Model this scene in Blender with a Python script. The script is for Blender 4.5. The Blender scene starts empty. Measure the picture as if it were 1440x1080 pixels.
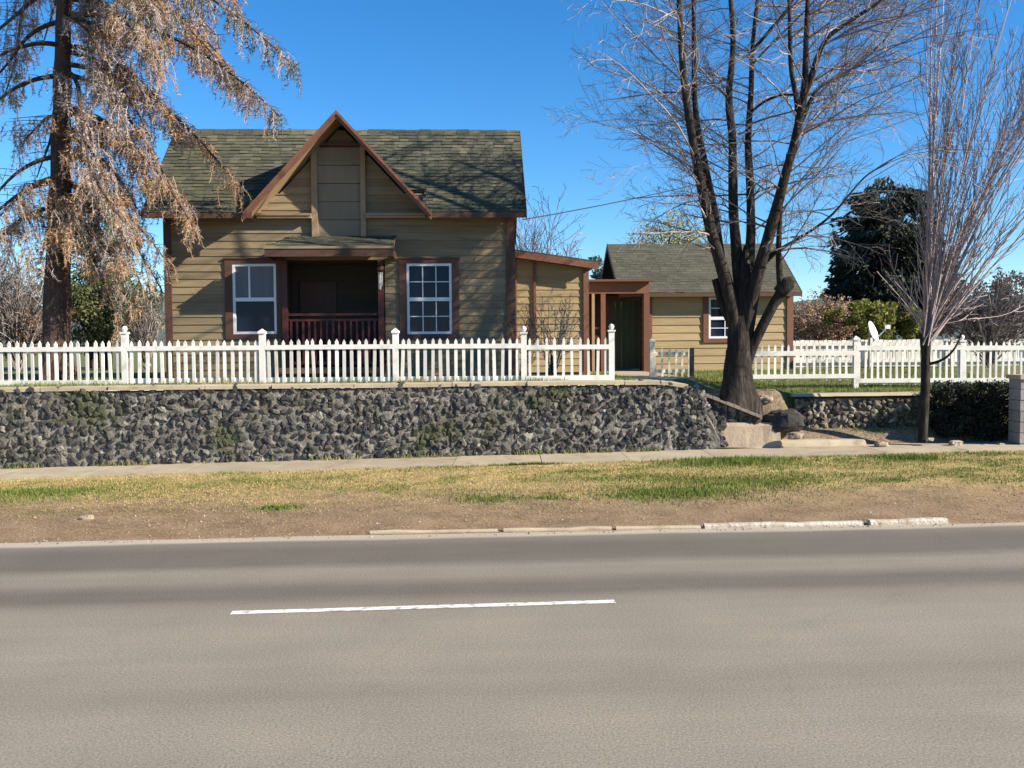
import bpy, math, random
from mathutils import Vector, Matrix, noise
R = math.radians
rnd = random.Random(7)
scene = bpy.context.scene
COL = scene.collection
V = Vector

# ------------------------------------------------------------------ camera
F = 1300.0
CAMZ = 2.15
PITCH = math.atan(53 / F)
ROLL = R(0.45)
cam = bpy.data.cameras.new("camera")
camo = bpy.data.objects.new("camera", cam)
COL.objects.link(camo)
CM = Matrix.Rotation(R(90) - PITCH, 4, 'X') @ Matrix.Rotation(-ROLL, 4, 'Z')
camo.matrix_world = Matrix.Translation((0, 0, CAMZ)) @ CM
cam.sensor_fit = 'HORIZONTAL'
cam.sensor_width = 36
cam.lens = 36 * F / 1440
cam.clip_end = 20000
cam.clip_start = 0.1
scene.camera = camo
C3 = CM.to_3x3()


def ray(px, py):
    return C3 @ V(((px - 720) / F, -(py - 540) / F, -1))


def at(px, py, Y):
    d = ray(px, py)
    t = Y / d.y
    return V((d.x * t, Y, CAMZ + d.z * t))


def ground_hit(px, py, z):
    d = ray(px, py)
    t = (z - CAMZ) / d.z
    return V((d.x * t, d.y * t, z))


def nz(x, y, z=0.0):
    return noise.noise(V((x, y, z)))


# ------------------------------------------------------------------ objects
ORG = {}


def tag(o, label=None, cat=None, group=None, kind=None):
    if label: o['label'] = label
    if cat: o['category'] = cat
    if group: o['group'] = group
    if kind: o['kind'] = kind
    return o


def thing(name, label, cat, loc=(0, 0, 0), rotz=0.0, group=None):
    o = bpy.data.objects.new(name, None)
    o.empty_display_size = 0.2
    COL.objects.link(o)
    o.location = loc
    o.rotation_euler = (0, 0, rotz)
    tag(o, label, cat, group)
    ORG[o.name] = V(loc)
    return o


class MB:
    def __init__(s):
        s.v = []; s.f = []; s.m = []; s.r = []; s.mi = 0

    def face(s, pts, r=None):
        b = len(s.v)
        s.v.extend([tuple(p) for p in pts])
        s.f.append(tuple(range(b, b + len(pts))))
        s.m.append(s.mi); s.r.append(rnd.random() if r is None else r)

    def mesh(s, verts, faces, r=None):
        b = len(s.v)
        r = rnd.random() if r is None else r
        s.v.extend([tuple(p) for p in verts])
        for f in faces:
            s.f.append(tuple(b + i for i in f)); s.m.append(s.mi); s.r.append(r)

    def box(s, x0, x1, y0, y1, z0, z1, r=None):
        vs = [(x0, y0, z0), (x1, y0, z0), (x1, y1, z0), (x0, y1, z0), (x0, y0, z1), (x1, y0, z1), (x1, y1, z1), (x0, y1, z1)]
        s.mesh(vs, BOXF, r)

    def prism(s, a, b, w, h, up=V((0, 0, 1)), r=None):
        """bar of section w (sideways) x h (up) from a to b"""
        a = V(a); b = V(b); d = (b - a).normalized()
        sd = d.cross(up).normalized(); u = sd.cross(d).normalized()
        vs = []
        for p in (a, b):
            for (i, j) in ((-1, -1), (1, -1), (1, 1), (-1, 1)):
                vs.append(p + sd * (i * w / 2) + u * (j * h / 2))
        s.mesh(vs, [(0, 1, 2, 3), (7, 6, 5, 4), (0, 4, 5, 1), (1, 5, 6, 2), (2, 6, 7, 3), (3, 7, 4, 0)], r)

    def tube(s, pts, rad, n=5, cap=False, r=None, wob=0.0):
        r = rnd.random() if r is None else r
        L = len(pts); b = len(s.v)
        prev = None
        for i in range(L):
            p = V(pts[i])
            d = (V(pts[min(i + 1, L - 1)]) - V(pts[max(i - 1, 0)]))
            if d.length < 1e-9: d = V((0, 0, 1))
            d.normalize()
            if prev is None:
                a = d.cross(V((0, 1, 0)) if abs(d.y) < .9 else V((1, 0, 0))).normalized()
            else:
                a = (prev - d * prev.dot(d))
                a = a.normalized() if a.length > 1e-6 else d.orthogonal().normalized()
            prev = a
            c = d.cross(a)
            for k in range(n):
                t = 2 * math.pi * k / n
                rr = rad[i]
                if wob: rr *= 1 + wob * nz(p.x * 2.3 + k * 3.1, p.y * 2 + k, p.z * 1.7)
                q = p + (a * math.cos(t) + c * math.sin(t)) * rr
                s.v.append((q.x, q.y, q.z))
        for i in range(L - 1):
            for k in range(n):
                k2 = (k + 1) % n
                s.f.append((b + i * n + k, b + i * n + k2, b + (i + 1) * n + k2, b + (i + 1) * n + k))
                s.m.append(s.mi); s.r.append(r)
        if cap:
            s.f.append(tuple(b + k for k in range(n))[::-1]); s.m.append(s.mi); s.r.append(r)
            s.f.append(tuple(b + (L - 1) * n + k for k in range(n))); s.m.append(s.mi); s.r.append(r)

    def build(s, name, mats, parent=None, local=False, smooth=False):
        if not isinstance(mats, (list, tuple)): mats = [mats]
        me = bpy.data.meshes.new(name)
        vs = s.v
        if parent is not None:
            o0 = ORG[parent.name]
            if not local:
                vs = [(x - o0.x, y - o0.y, z - o0.z) for (x, y, z) in vs]
        me.from_pydata(vs, [], s.f)
        for m in mats: me.materials.append(m)
        if len(mats) > 1: me.polygons.foreach_set('material_index', s.m)
        at_ = me.attributes.new('rnd', 'FLOAT', 'FACE')
        at_.data.foreach_set('value', s.r)
        if smooth: me.polygons.foreach_set('use_smooth', [True] * len(s.f))
        me.update()
        o = bpy.data.objects.new(name, me)
        COL.objects.link(o)
        if parent is not None:
            o.parent = parent
            ORG[o.name] = ORG[parent.name]
        return o


BOXF = [(3, 2, 1, 0), (4, 5, 6, 7), (0, 1, 5, 4), (1, 2, 6, 5), (2, 3, 7, 6), (3, 0, 4, 7)]


# ------------------------------------------------------------------ materials
def ramp_set(rp, stops):
    e = rp.color_ramp.elements
    while len(e) > 1: e.remove(e[-1])
    e[0].position = stops[0][0]; e[0].color = (*stops[0][1], 1)
    for p, c in stops[1:]:
        n = e.new(p); n.color = (*c, 1)


def M(name, stops, scale=3.0, rough=0.8, rn=0.0, src='noise', bump=0.0, bscale=40.0, stretch=(1, 1, 1), spec=0.3, detail=6, trans=0.0, hue2=None):
    """procedural material: stops over a noise (or the per-face value), times a per-face variation"""
    m = bpy.data.materials.new(name); m.use_nodes = True
    nt = m.node_tree; N = nt.nodes; L = nt.links
    bs = N['Principled BSDF']
    bs.inputs['Roughness'].default_value = rough
    bs.inputs['Specular IOR Level'].default_value = spec
    tc = N.new('ShaderNodeTexCoord'); mp = N.new('ShaderNodeMapping')
    mp.inputs['Scale'].default_value = stretch
    L.new(tc.outputs['Object'], mp.inputs['Vector'])
    nn = N.new('ShaderNodeTexNoise'); nn.inputs['Scale'].default_value = scale; nn.inputs['Detail'].default_value = detail
    nn.inputs['Roughness'].default_value = 0.65
    L.new(mp.outputs['Vector'], nn.inputs['Vector'])
    atn = N.new('ShaderNodeAttribute'); atn.attribute_name = 'rnd'
    rp = N.new('ShaderNodeValToRGB')
    if len(stops) == 2 and not isinstance(stops[0][0], (int, float)):
        stops = [(0.3, stops[0]), (0.7, stops[1])]
    ramp_set(rp, stops)
    L.new(nn.outputs['Fac'] if src == 'noise' else atn.outputs['Fac'], rp.inputs['Fac'])
    out = rp.outputs['Color']
    if rn:
        mr = N.new('ShaderNodeMapRange'); mr.inputs['To Min'].default_value = 1 - rn; mr.inputs['To Max'].default_value = 1 + rn
        L.new(atn.outputs['Fac'] if src == 'noise' else nn.outputs['Fac'], mr.inputs['Value'])
        mx = N.new('ShaderNodeVectorMath'); mx.operation = 'SCALE'
        L.new(out, mx.inputs[0]); L.new(mr.outputs['Result'], mx.inputs['Scale'])
        out = mx.outputs['Vector']
    if hue2:  # (colour, scale, low, high): patches of a second colour
        c2, sc, lo, hi = hue2
        n2 = N.new('ShaderNodeTexNoise'); n2.inputs['Scale'].default_value = sc; n2.inputs['Detail'].default_value = 5
        L.new(tc.outputs['Object'], n2.inputs['Vector'])
        m2 = N.new('ShaderNodeMapRange'); m2.inputs['From Min'].default_value = lo; m2.inputs['From Max'].default_value = hi
        L.new(n2.outputs['Fac'], m2.inputs['Value'])
        mix = N.new('ShaderNodeMix'); mix.data_type = 'RGBA'
        L.new(m2.outputs['Result'], mix.inputs[0]); L.new(out, mix.inputs[6]); mix.inputs[7].default_value = (*c2, 1)
        out = mix.outputs[2]
    L.new(out, bs.inputs['Base Color'])
    if bump:
        nb = N.new('ShaderNodeTexNoise'); nb.inputs['Scale'].default_value = bscale; nb.inputs['Detail'].default_value = 5
        L.new(mp.outputs['Vector'], nb.inputs['Vector'])
        bp = N.new('ShaderNodeBump'); bp.inputs['Strength'].default_value = bump; bp.inputs['Distance'].default_value = 0.02
        L.new(nb.outputs['Fac'], bp.inputs['Height']); L.new(bp.outputs['Normal'], bs.inputs['Normal'])
    if trans:
        tr = N.new('ShaderNodeBsdfTranslucent'); ms = N.new('ShaderNodeMixShader'); ms.inputs[0].default_value = trans
        L.new(out, tr.inputs['Color']); L.new(bs.outputs[0], ms.inputs[1]); L.new(tr.outputs[0], ms.inputs[2])
        L.new(ms.outputs[0], N['Material Output'].inputs['Surface'])
    return m


m_siding = M('olive_siding', [(.25, (.145, .108, .064)), (.5, (.20, .153, .092)), (.8, (.25, .195, .122))], 2.2, .75, .16, stretch=(.5, .5, 5), bump=.35, bscale=7)
m_siding_tan = M('tan_siding', [(.25, (.27, .195, .10)), (.8, (.38, .285, .16))], 2.2, .75, .12, stretch=(.5, .5, 5), bump=.3, bscale=7)
m_panel = M('grey_brown_board', [(.2, (.17, .135, .09)), (.8, (.22, .175, .12))], 2.5, .8, .1, stretch=(3, 3, .6))
m_trim = M('brown_trim', [(.2, (.065, .032, .022)), (.8, (.105, .052, .036))], 6, .6, .1, stretch=(2, 2, .5))
m_trim_red = M('red_brown_trim', [(.2, (.12, .052, .032)), (.8, (.18, .08, .048))], 6, .6, .1)
m_trim_tan = M('tan_trim', [(.2, (.22, .15, .09)), (.8, (.29, .205, .125))], 5, .7, .1)
m_rail = M('oxblood_paint', [(.2, (.06, .015, .014)), (.8, (.095, .026, .022))], 5, .5, .1)
m_dark = M('porch_shade_brown', [(.2, (.05, .035, .025)), (.8, (.075, .055, .038))], 4, .8, .1, stretch=(.5, .5, 5))  # shade of the porch recess put into the brown; walkway wall shares it
m_roof = M('mossy_shingle', [(0, (.042, .044, .034)), (.5, (.07, .071, .050)), (.85, (.10, .096, .066)), (1, (.14, .122, .085))], 1.3, .9, .4, src='attr', bump=.4, bscale=60, hue2=((.060, .070, .036), 1.1, .50, .85))
m_roof2 = M('grey_green_shingle', [(0, (.052, .053, .039)), (.5, (.07, .069, .05)), (1, (.092, .088, .064))], 1.2, .9, .3, src='attr', bump=.4, bscale=60)
m_deck = M('roof_deck_wood', [(.2, (.11, .075, .045)), (.8, (.15, .10, .06))], 4, .8)
m_white = M('white_vinyl', [(.2, (.58, .555, .51)), (.8, (.74, .715, .67))], 3, .5, .22, hue2=((.42, .40, .33), 4, .56, .8))
m_white_old = M('warmed_weathered_white', [(.2, (.58, .51, .39)), (.8, (.74, .68, .55))], 6, .7, .15)  # weathered white, warmed to offset the blue of the tree's shade
m_frame = M('white_window_frame', [(.2, (.62, .61, .62)), (.8, (.70, .69, .70))], 3, .4, .05)
m_glass = M('window_glass', [(.2, (.006, .011, .026)), (.8, (.012, .020, .045))], 1.5, .04, spec=.16)  # opaque dark pane, its blue standing in for reflected sky
m_blind = M('blind_behind_glass', [(.2, (.085, .085, .10)), (.8, (.12, .12, .145))], 3, .25, spec=.3, stretch=(3, 3, .3))
m_green_door = M('green_door_paint', [(.2, (.035, .05, .028)), (.8, (.055, .075, .04))], 3, .6, .1, stretch=(4, 4, .5))
m_metal = M('dull_metal', [(.2, (.3, .28, .25)), (.8, (.4, .38, .35))], 3, .4)
m_concrete = M('old_concrete', [(.2, (.28, .225, .155)), (.55, (.36, .30, .215)), (.8, (.42, .35, .26))], 1.6, .9, .08, bump=.3, bscale=50, hue2=((.20, .16, .10), 2.5, .58, .78))
m_kerb = M('pale_kerb_concrete', [(.2, (.38, .34, .28)), (.8, (.52, .47, .40))], 4, .9, .1, bump=.8, bscale=30, hue2=((.25, .18, .12), 5, .48, .68))
m_stone = M('lava_rubble', [(0, (.032, .030, .030)), (.45, (.062, .058, .055)), (.75, (.10, .092, .082)), (.92, (.16, .145, .125)), (1, (.24, .22, .19))], 14, .95, .6, src='attr', bump=.9, bscale=22, hue2=((.055, .062, .03), 1.3, .56, .72))
m_stone_l = M('tan_rubble', [(0, (.05, .042, .036)), (.4, (.12, .10, .08)), (.8, (.21, .18, .14)), (1, (.33, .29, .24))], 9, .95, .4, src='attr', bump=.8, bscale=22, hue2=((.06, .065, .035), 1.6, .55, .75))
m_mortar = M('mottled_mortar', [(.3, (.07, .066, .06)), (.5, (.16, .146, .128)), (.72, (.27, .246, .212))], 9, .95, bump=1, bscale=26, hue2=((.06, .062, .032), 1.2, .52, .72))  # the mortar's own uneven grey, with olive patches
m_rock = M('tree_shaded_rock', [(.2, (.022, .02, .02)), (.8, (.065, .058, .055))], 5, .9, .15, bump=.8, bscale=14)  # rock darkened to carry the tree's shade on boulder and stair wall
m_step = M('worn_sandstone', [(.2, (.21, .16, .115)), (.55, (.30, .235, .17)), (.8, (.38, .30, .22))], 4, .9, .1, bump=.5, bscale=20)
m_bark = M('dark_furrowed_bark', [(.3, (.010, .008, .007)), (.52, (.022, .017, .014)), (.76, (.085, .068, .056))], 6, .95, .2, stretch=(2.4, 2.4, .5), bump=1, bscale=10)
m_twig = M('grey_twig_bark', [(0, (.09, .068, .06)), (.5, (.21, .17, .155)), (1, (.42, .37, .35))], 4, .9, .25, src='attr')
m_twig_pink = M('pinkish_twig_bark', [(0, (.15, .115, .11)), (.6, (.30, .24, .235)), (1, (.46, .39, .39))], 4, .9, .2, src='attr')
m_bark_s = M('spruce_bark', [(.25, (.030, .018, .015)), (.55, (.07, .042, .032)), (.8, (.13, .085, .06))], 6, .95, .25, stretch=(2, 2, .6), bump=1, bscale=12)
m_nd_tan = M('dead_tan_needles', [(0, (.22, .12, .055)), (.4, (.40, .24, .12)), (.8, (.56, .37, .21)), (1, (.66, .50, .34))], 2, .85, .2, src='attr', trans=.25)
m_nd_grey = M('mauve_grey_twigs', [(0, (.17, .13, .115)), (.5, (.38, .31, .28)), (1, (.58, .50, .48))], 2, .9, .2, src='attr', trans=.15)
m_nd_green = M('olive_needles', [(0, (.035, .045, .016)), (.6, (.085, .095, .035)), (1, (.15, .15, .06))], 2, .85, .2, src='attr', trans=.2)
m_nd_dark = M('dark_evergreen_needles', [(0, (.02, .022, .014)), (.6, (.046, .052, .034)), (1, (.11, .115, .07))], 1, .9, .3, src='attr', trans=.1)
m_lf_yel = M('yellow_green_leaves', [(0, (.085, .095, .022)), (.5, (.17, .18, .04)), (1, (.28, .27, .075))], 1, .85, .3, src='attr', trans=.3)
m_lf_bud = M('pale_spring_buds', [(0, (.22, .23, .08)), (1, (.42, .42, .18))], 1, .85, .2, src='attr', trans=.3)
m_lf_green = M('mid_green_leaves', [(0, (.05, .06, .025)), (.6, (.12, .135, .055)), (1, (.22, .22, .10))], 1, .85, .3, src='attr', trans=.25)
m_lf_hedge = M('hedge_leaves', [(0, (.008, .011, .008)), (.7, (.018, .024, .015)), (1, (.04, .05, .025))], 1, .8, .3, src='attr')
m_lf_teal = M('blue_green_needles', [(0, (.06, .09, .08)), (1, (.16, .22, .19))], 1, .9, .2, src='attr', trans=.2)
m_lf_brown = M('dry_brown_leaves', [(0, (.12, .07, .045)), (.6, (.21, .13, .085)), (1, (.32, .21, .14))], 1, .9, .25, src='attr', trans=.2)
m_lf_rust = M('rusty_leaves', [(0, (.24, .16, .11)), (1, (.44, .31, .22))], 1, .9, .25, src='attr', trans=.2)
m_grass = M('mixed_grass_blades', [(0, (.09, .145, .022)), (.35, (.17, .205, .042)), (.5, (.29, .25, .085)), (.75, (.40, .30, .14)), (1, (.52, .41, .22))], 2, .85, .15, src='attr', trans=.25)
m_lawn = M('lawn_ground', [(.3, (.075, .095, .03)), (.6, (.13, .13, .05)), (.8, (.20, .16, .08))], 1.4, .95, bump=.6, bscale=25, hue2=((.14, .10, .06), .9, .55, .75))
m_far = M('valley_ground', [(.3, (.10, .09, .05)), (.7, (.16, .13, .08))], .02, .95)
m_hill = M('hazy_wooded_ridge', [(.3, (.05, .07, .07)), (.7, (.10, .11, .09))], .012, .95)  # forest green shifted bluish to suggest distance haze
m_dish = M('white_dish_enamel', [(.2, (.70, .70, .69)), (.8, (.78, .78, .76))], 2, .4)
m_wire = M('black_cable', [(.2, (.02, .02, .025)), (.8, (.03, .03, .035))], 2, .6)
m_paint = M('white_road_paint', [(.3, (.62, .60, .55)), (.7, (.78, .76, .71))], 9, .7, hue2=((.27, .24, .20), 14, .5, .68))
m_block = M('grey_block', [(.2, (.19, .18, .17)), (.8, (.30, .285, .26))], 5, .9, .15, bump=.5, bscale=25)


def M_asphalt():
    m = bpy.data.materials.new('worn_asphalt'); m.use_nodes = True
    nt = m.node_tree; N = nt.nodes; L = nt.links; bs = N['Principled BSDF']
    bs.inputs['Roughness'].default_value = .88; bs.inputs['Specular IOR Level'].default_value = .25
    tc = N.new('ShaderNodeTexCoord'); sp = N.new('ShaderNodeSeparateXYZ'); L.new(tc.outputs['Object'], sp.inputs[0])
    # distance across the road (object axes: x along, y across), wobbling a little
    nw = N.new('ShaderNodeTexNoise'); nw.inputs['Scale'].default_value = .35; nw.inputs['Detail'].default_value = 4
    L.new(tc.outputs['Object'], nw.inputs['Vector'])
    a = N.new('ShaderNodeMath'); a.operation = 'MULTIPLY_ADD'; L.new(nw.outputs['Fac'], a.inputs[0]); a.inputs[1].default_value = .25
    L.new(sp.outputs['Y'], a.inputs[2])
    mr = N.new('ShaderNodeMapRange'); mr.inputs['From Min'].default_value = 3.0 + .125; mr.inputs['From Max'].default_value = 11.0 + .125
    L.new(a.outputs[0], mr.inputs['Value'])
    rp = N.new('ShaderNodeValToRGB')
    def st(y): return (y - 3.0) / 8.0
    lite = (.228, .197, .157); mid = (.202, .174, .138); dk = (.128, .111, .091); dk2 = (.122, .106, .087)
    ramp_set(rp, [(st(3.2), mid), (st(4.6), lite), (st(5.3), lite), (st(5.75), mid), (st(6.3), lite), (st(7.3), lite), (st(7.75), mid), (st(8.02), dk),
                  (st(8.30), dk), (st(8.6), mid), (st(8.95), (.21, .186, .148)), (st(9.25), dk), (st(9.9), dk2), (st(10.30), (.16, .14, .112)), (st(10.40), (.36, .31, .24)), (st(10.56), (.38, .32, .25)), (st(10.8), (.30, .25, .185))])
    L.new(mr.outputs['Result'], rp.inputs['Fac'])
    # streaks along the road
    mp = N.new('ShaderNodeMapping'); mp.inputs['Scale'].default_value = (.22, 2.6, 1); L.new(tc.outputs['Object'], mp.inputs['Vector'])
    ns = N.new('ShaderNodeTexNoise'); ns.inputs['Scale'].default_value = 1.6; ns.inputs['Detail'].default_value = 6; L.new(mp.outputs[0], ns.inputs['Vector'])
    # aggregate speckle
    ng = N.new('ShaderNodeTexNoise'); ng.inputs['Scale'].default_value = 62; ng.inputs['Detail'].default_value = 3; ng.inputs['Roughness'].default_value = .8
    L.new(tc.outputs['Object'], ng.inputs['Vector'])
    m1 = N.new('ShaderNodeMapRange'); m1.inputs['From Min'].default_value = .3; m1.inputs['From Max'].default_value = .7; m1.inputs['To Min'].default_value = .95; m1.inputs['To Max'].default_value = 1.05
    L.new(ns.outputs['Fac'], m1.inputs['Value'])
    m2 = N.new('ShaderNodeMapRange'); m2.inputs['From Min'].default_value = .3; m2.inputs['From Max'].default_value = .7; m2.inputs['To Min'].default_value = .55; m2.inputs['To Max'].default_value = 1.42
    L.new(ng.outputs['Fac'], m2.inputs['Value'])
    mu = N.new('ShaderNodeMath'); mu.operation = 'MULTIPLY'; L.new(m1.outputs[0], mu.inputs[0]); L.new(m2.outputs[0], mu.inputs[1])
    # blotches, a few hairline cracks
    nb2 = N.new('ShaderNodeTexNoise'); nb2.inputs['Scale'].default_value = 1.1; nb2.inputs['Detail'].default_value = 7; L.new(tc.outputs['Object'], nb2.inputs['Vector'])
    m3 = N.new('ShaderNodeMapRange'); m3.inputs['From Min'].default_value = .3; m3.inputs['From Max'].default_value = .7; m3.inputs['To Min'].default_value = .93; m3.inputs['To Max'].default_value = 1.06
    L.new(nb2.outputs['Fac'], m3.inputs['Value'])
    mu2 = N.new('ShaderNodeMath'); mu2.operation = 'MULTIPLY'; L.new(mu.outputs[0], mu2.inputs[0]); L.new(m3.outputs[0], mu2.inputs[1])
    wv = N.new('ShaderNodeTexNoise'); wv.inputs['Scale'].default_value = 1.7; wv.inputs['Detail'].default_value = 5; L.new(tc.outputs['Object'], wv.inputs['Vector'])
    wa = N.new('ShaderNodeVectorMath'); wa.operation = 'MULTIPLY_ADD'; L.new(wv.outputs['Color'], wa.inputs[0]); wa.inputs[1].default_value = (.7, .7, 0); L.new(tc.outputs['Object'], wa.inputs[2])
    vo = N.new('ShaderNodeTexVoronoi'); vo.feature = 'DISTANCE_TO_EDGE'; vo.inputs['Scale'].default_value = .33; L.new(wa.outputs[0], vo.inputs['Vector'])
    m4 = N.new('ShaderNodeMapRange'); m4.inputs['From Min'].default_value = .0; m4.inputs['From Max'].default_value = .006; m4.inputs['To Min'].default_value = .93; m4.inputs['To Max'].default_value = 1.0
    L.new(vo.outputs['Distance'], m4.inputs['Value'])
    mu = N.new('ShaderNodeMath'); mu.operation = 'MULTIPLY'; L.new(mu2.outputs[0], mu.inputs[0]); L.new(m4.outputs[0], mu.inputs[1])
    sc = N.new('ShaderNodeVectorMath'); sc.operation = 'SCALE'; L.new(rp.outputs['Color'], sc.inputs[0]); L.new(mu.outputs[0], sc.inputs['Scale'])
    L.new(sc.outputs[0], bs.inputs['Base Color'])
    bp = N.new('ShaderNodeBump'); bp.inputs['Strength'].default_value = .3; bp.inputs['Distance'].default_value = .008
    L.new(ng.outputs['Fac'], bp.inputs['Height']); L.new(bp.outputs[0], bs.inputs['Normal'])
    return m


def M_verge():
    m = bpy.data.materials.new('dirt_and_straw'); m.use_nodes = True
    nt = m.node_tree; N = nt.nodes; L = nt.links; bs = N['Principled BSDF']
    bs.inputs['Roughness'].default_value = .95; bs.inputs['Specular IOR Level'].default_value = .1
    tc = N.new('ShaderNodeTexCoord'); sp = N.new('ShaderNodeSeparateXYZ'); L.new(tc.outputs['Object'], sp.inputs[0])
    n1 = N.new('ShaderNodeTexNoise'); n1.inputs['Scale'].default_value = .9; n1.inputs['Detail'].default_value = 8; n1.inputs['Roughness'].default_value = .7
    L.new(tc.outputs['Object'], n1.inputs['Vector'])
    a = N.new('ShaderNodeMath'); a.operation = 'MULTIPLY_ADD'; L.new(n1.outputs['Fac'], a.inputs[0]); a.inputs[1].default_value = 3.4; L.new(sp.outputs['Y'], a.inputs[2])
    mr = N.new('ShaderNodeMapRange'); mr.inputs['From Min'].default_value = 13.6; mr.inputs['From Max'].default_value = 16.4; L.new(a.outputs[0], mr.inputs['Value'])
    rp = N.new('ShaderNodeValToRGB')
    ramp_set(rp, [(0, (.235, .162, .10)), (.25, (.275, .192, .112)), (.5, (.36, .26, .125)), (1, (.38, .29, .125))])
    L.new(mr.outputs[0], rp.inputs['Fac'])
    n2 = N.new('ShaderNodeTexNoise'); n2.inputs['Scale'].default_value = 28; n2.inputs['Detail'].default_value = 5; n2.inputs['Roughness'].default_value = .8
    L.new(tc.outputs['Object'], n2.inputs['Vector'])
    m2 = N.new('ShaderNodeMapRange'); m2.inputs['From Min'].default_value = .3; m2.inputs['From Max'].default_value = .7; m2.inputs['To Min'].default_value = .55; m2.inputs['To Max'].default_value = 1.45
    n3 = N.new('ShaderNodeTexNoise'); n3.inputs['Scale'].default_value = 2.2; n3.inputs['Detail'].default_value = 6; L.new(tc.outputs['Object'], n3.inputs['Vector'])
    m3 = N.new('ShaderNodeMapRange'); m3.inputs['From Min'].default_value = .3; m3.inputs['From Max'].default_value = .7; m3.inputs['To Min'].default_value = .8; m3.inputs['To Max'].default_value = 1.25; L.new(n3.outputs['Fac'], m3.inputs['Value'])
    m5 = N.new('ShaderNodeMath'); m5.operation = 'MULTIPLY'
    L.new(n2.outputs['Fac'], m2.inputs['Value'])
    sc = N.new('ShaderNodeVectorMath'); sc.operation = 'SCALE'; L.new(rp.outputs['Color'], sc.inputs[0]); L.new(m2.outputs[0], m5.inputs[0]); L.new(m3.outputs[0], m5.inputs[1]); L.new(m5.outputs[0], sc.inputs['Scale'])
    L.new(sc.outputs[0], bs.inputs['Base Color'])
    bp = N.new('ShaderNodeBump'); bp.inputs['Strength'].default_value = .8; bp.inputs['Distance'].default_value = .03
    L.new(n2.outputs['Fac'], bp.inputs['Height']); L.new(bp.outputs[0], bs.inputs['Normal'])
    return m


# ------------------------------------------------------------------ ground, road, pavement
RA = math.atan(.0615)                      # the road runs a little away to the right
WS = .079                                  # slope of the wall line
def road_y(x): return 10.6 + .0615 * x     # far edge of the asphalt
def wall_y(x): return 16.72 + WS * x       # face of the retaining wall = back of the pavement
def walk_z(x): return .15 + .010 * max(-14, min(14, x))


mb = MB()
mb.face([(-900, -700, -.12), (900, -700, -.12), (900, 17.0, -.12), (-900, 17.0, -.12)])
tag(mb.build('ground', m_far), 'dry ground under and beyond the road', kind='structure')

mb = MB()   # road, in its own axes: x along, y across
def roadpt(u, v, z=0.0): return (u, v, z)
nx = 60
us = [-300, -120, -60, -30, -20] + [-14 + i * .5 for i in range(57)] + [20, 30, 60, 120, 300]
for i in range(len(us) - 1):
    e0 = 10.58 + .035 * nz(us[i] * .9, 3) + .05 * nz(us[i] * .3, 8); e1 = 10.58 + .035 * nz(us[i + 1] * .9, 3) + .05 * nz(us[i + 1] * .3, 8)
    mb.face([(us[i], -3.5, 0), (us[i + 1], -3.5, 0), (us[i + 1], e1, 0), (us[i], e0, 0)])
road = mb.build('road', M_asphalt()); road.rotation_euler.z = RA
tag(road, 'grey worn asphalt road across the foreground', kind='structure')

# broken centre line: one dash in view, the next ones outside it
pa = ground_hit(325, 861.5, .004); pb = ground_hit(865, 845.5, .004)
d = (pb - pa).normalized(); sd = V((-d.y, d.x, 0)); ln = (pb - pa).length
mb = MB()
for k in (-1, 0, 1):
    o = pa + d * (k * 12.2)
    n = 24
    for i in range(n):
        q0 = o + d * (ln * i / n); q1 = o + d * (ln * (i + 1) / n)
        w0 = .048 + .006 * nz(i * .7, k * 5); w1 = .048 + .006 * nz((i + 1) * .7, k * 5)
        mb.face([q0 - sd * w0, q1 - sd * w1, q1 + sd * w1, q0 + sd * w0])
tag(mb.build('road_marking', m_paint), 'white broken centre line on the road', kind='structure')

# verge between road and pavement
def verge_z(x, y):
    t = (y - road_y(x)) / max(.1, (wall_y(x) - 1.2 - road_y(x)))
    t = max(0, min(1, t))
    h = -.012 + (walk_z(x) + .012) * (t ** .8)
    return h + .030 * nz(x * .9, y * .9, 2) * min(1, t * 6) * min(1, (1 - t) * 6 + .35) + .016 * nz(x * 4, y * 4, 5) * min(1, t * 4)


mb = MB()
xs = [-200, -80, -40, -20] + [-12 + i * .16 for i in range(151)] + [20, 40, 80, 200]
ts = [-.02] + [i / 34 for i in range(35)] + [1.06]
idx = []
for i, x in enumerate(xs):
    for t in ts:
        y = road_y(x) + t * (wall_y(x) - 1.2 - road_y(x))
        z = verge_z(x, y) if t >= 0 else -.06
        mb.v.append((x, y, z if t < 1.01 else z - .05))
nt_ = len(ts)
for i in range(len(xs) - 1):
    for j in range(nt_ - 1):
        mb.f.append((i * nt_ + j, (i + 1) * nt_ + j, (i + 1) * nt_ + j + 1, i * nt_ + j + 1)); mb.m.append(0); mb.r.append(.5)
tag(mb.build('verge', M_verge(), smooth=True), 'strip of dirt and dry grass between road and sidewalk', kind='structure')

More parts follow.
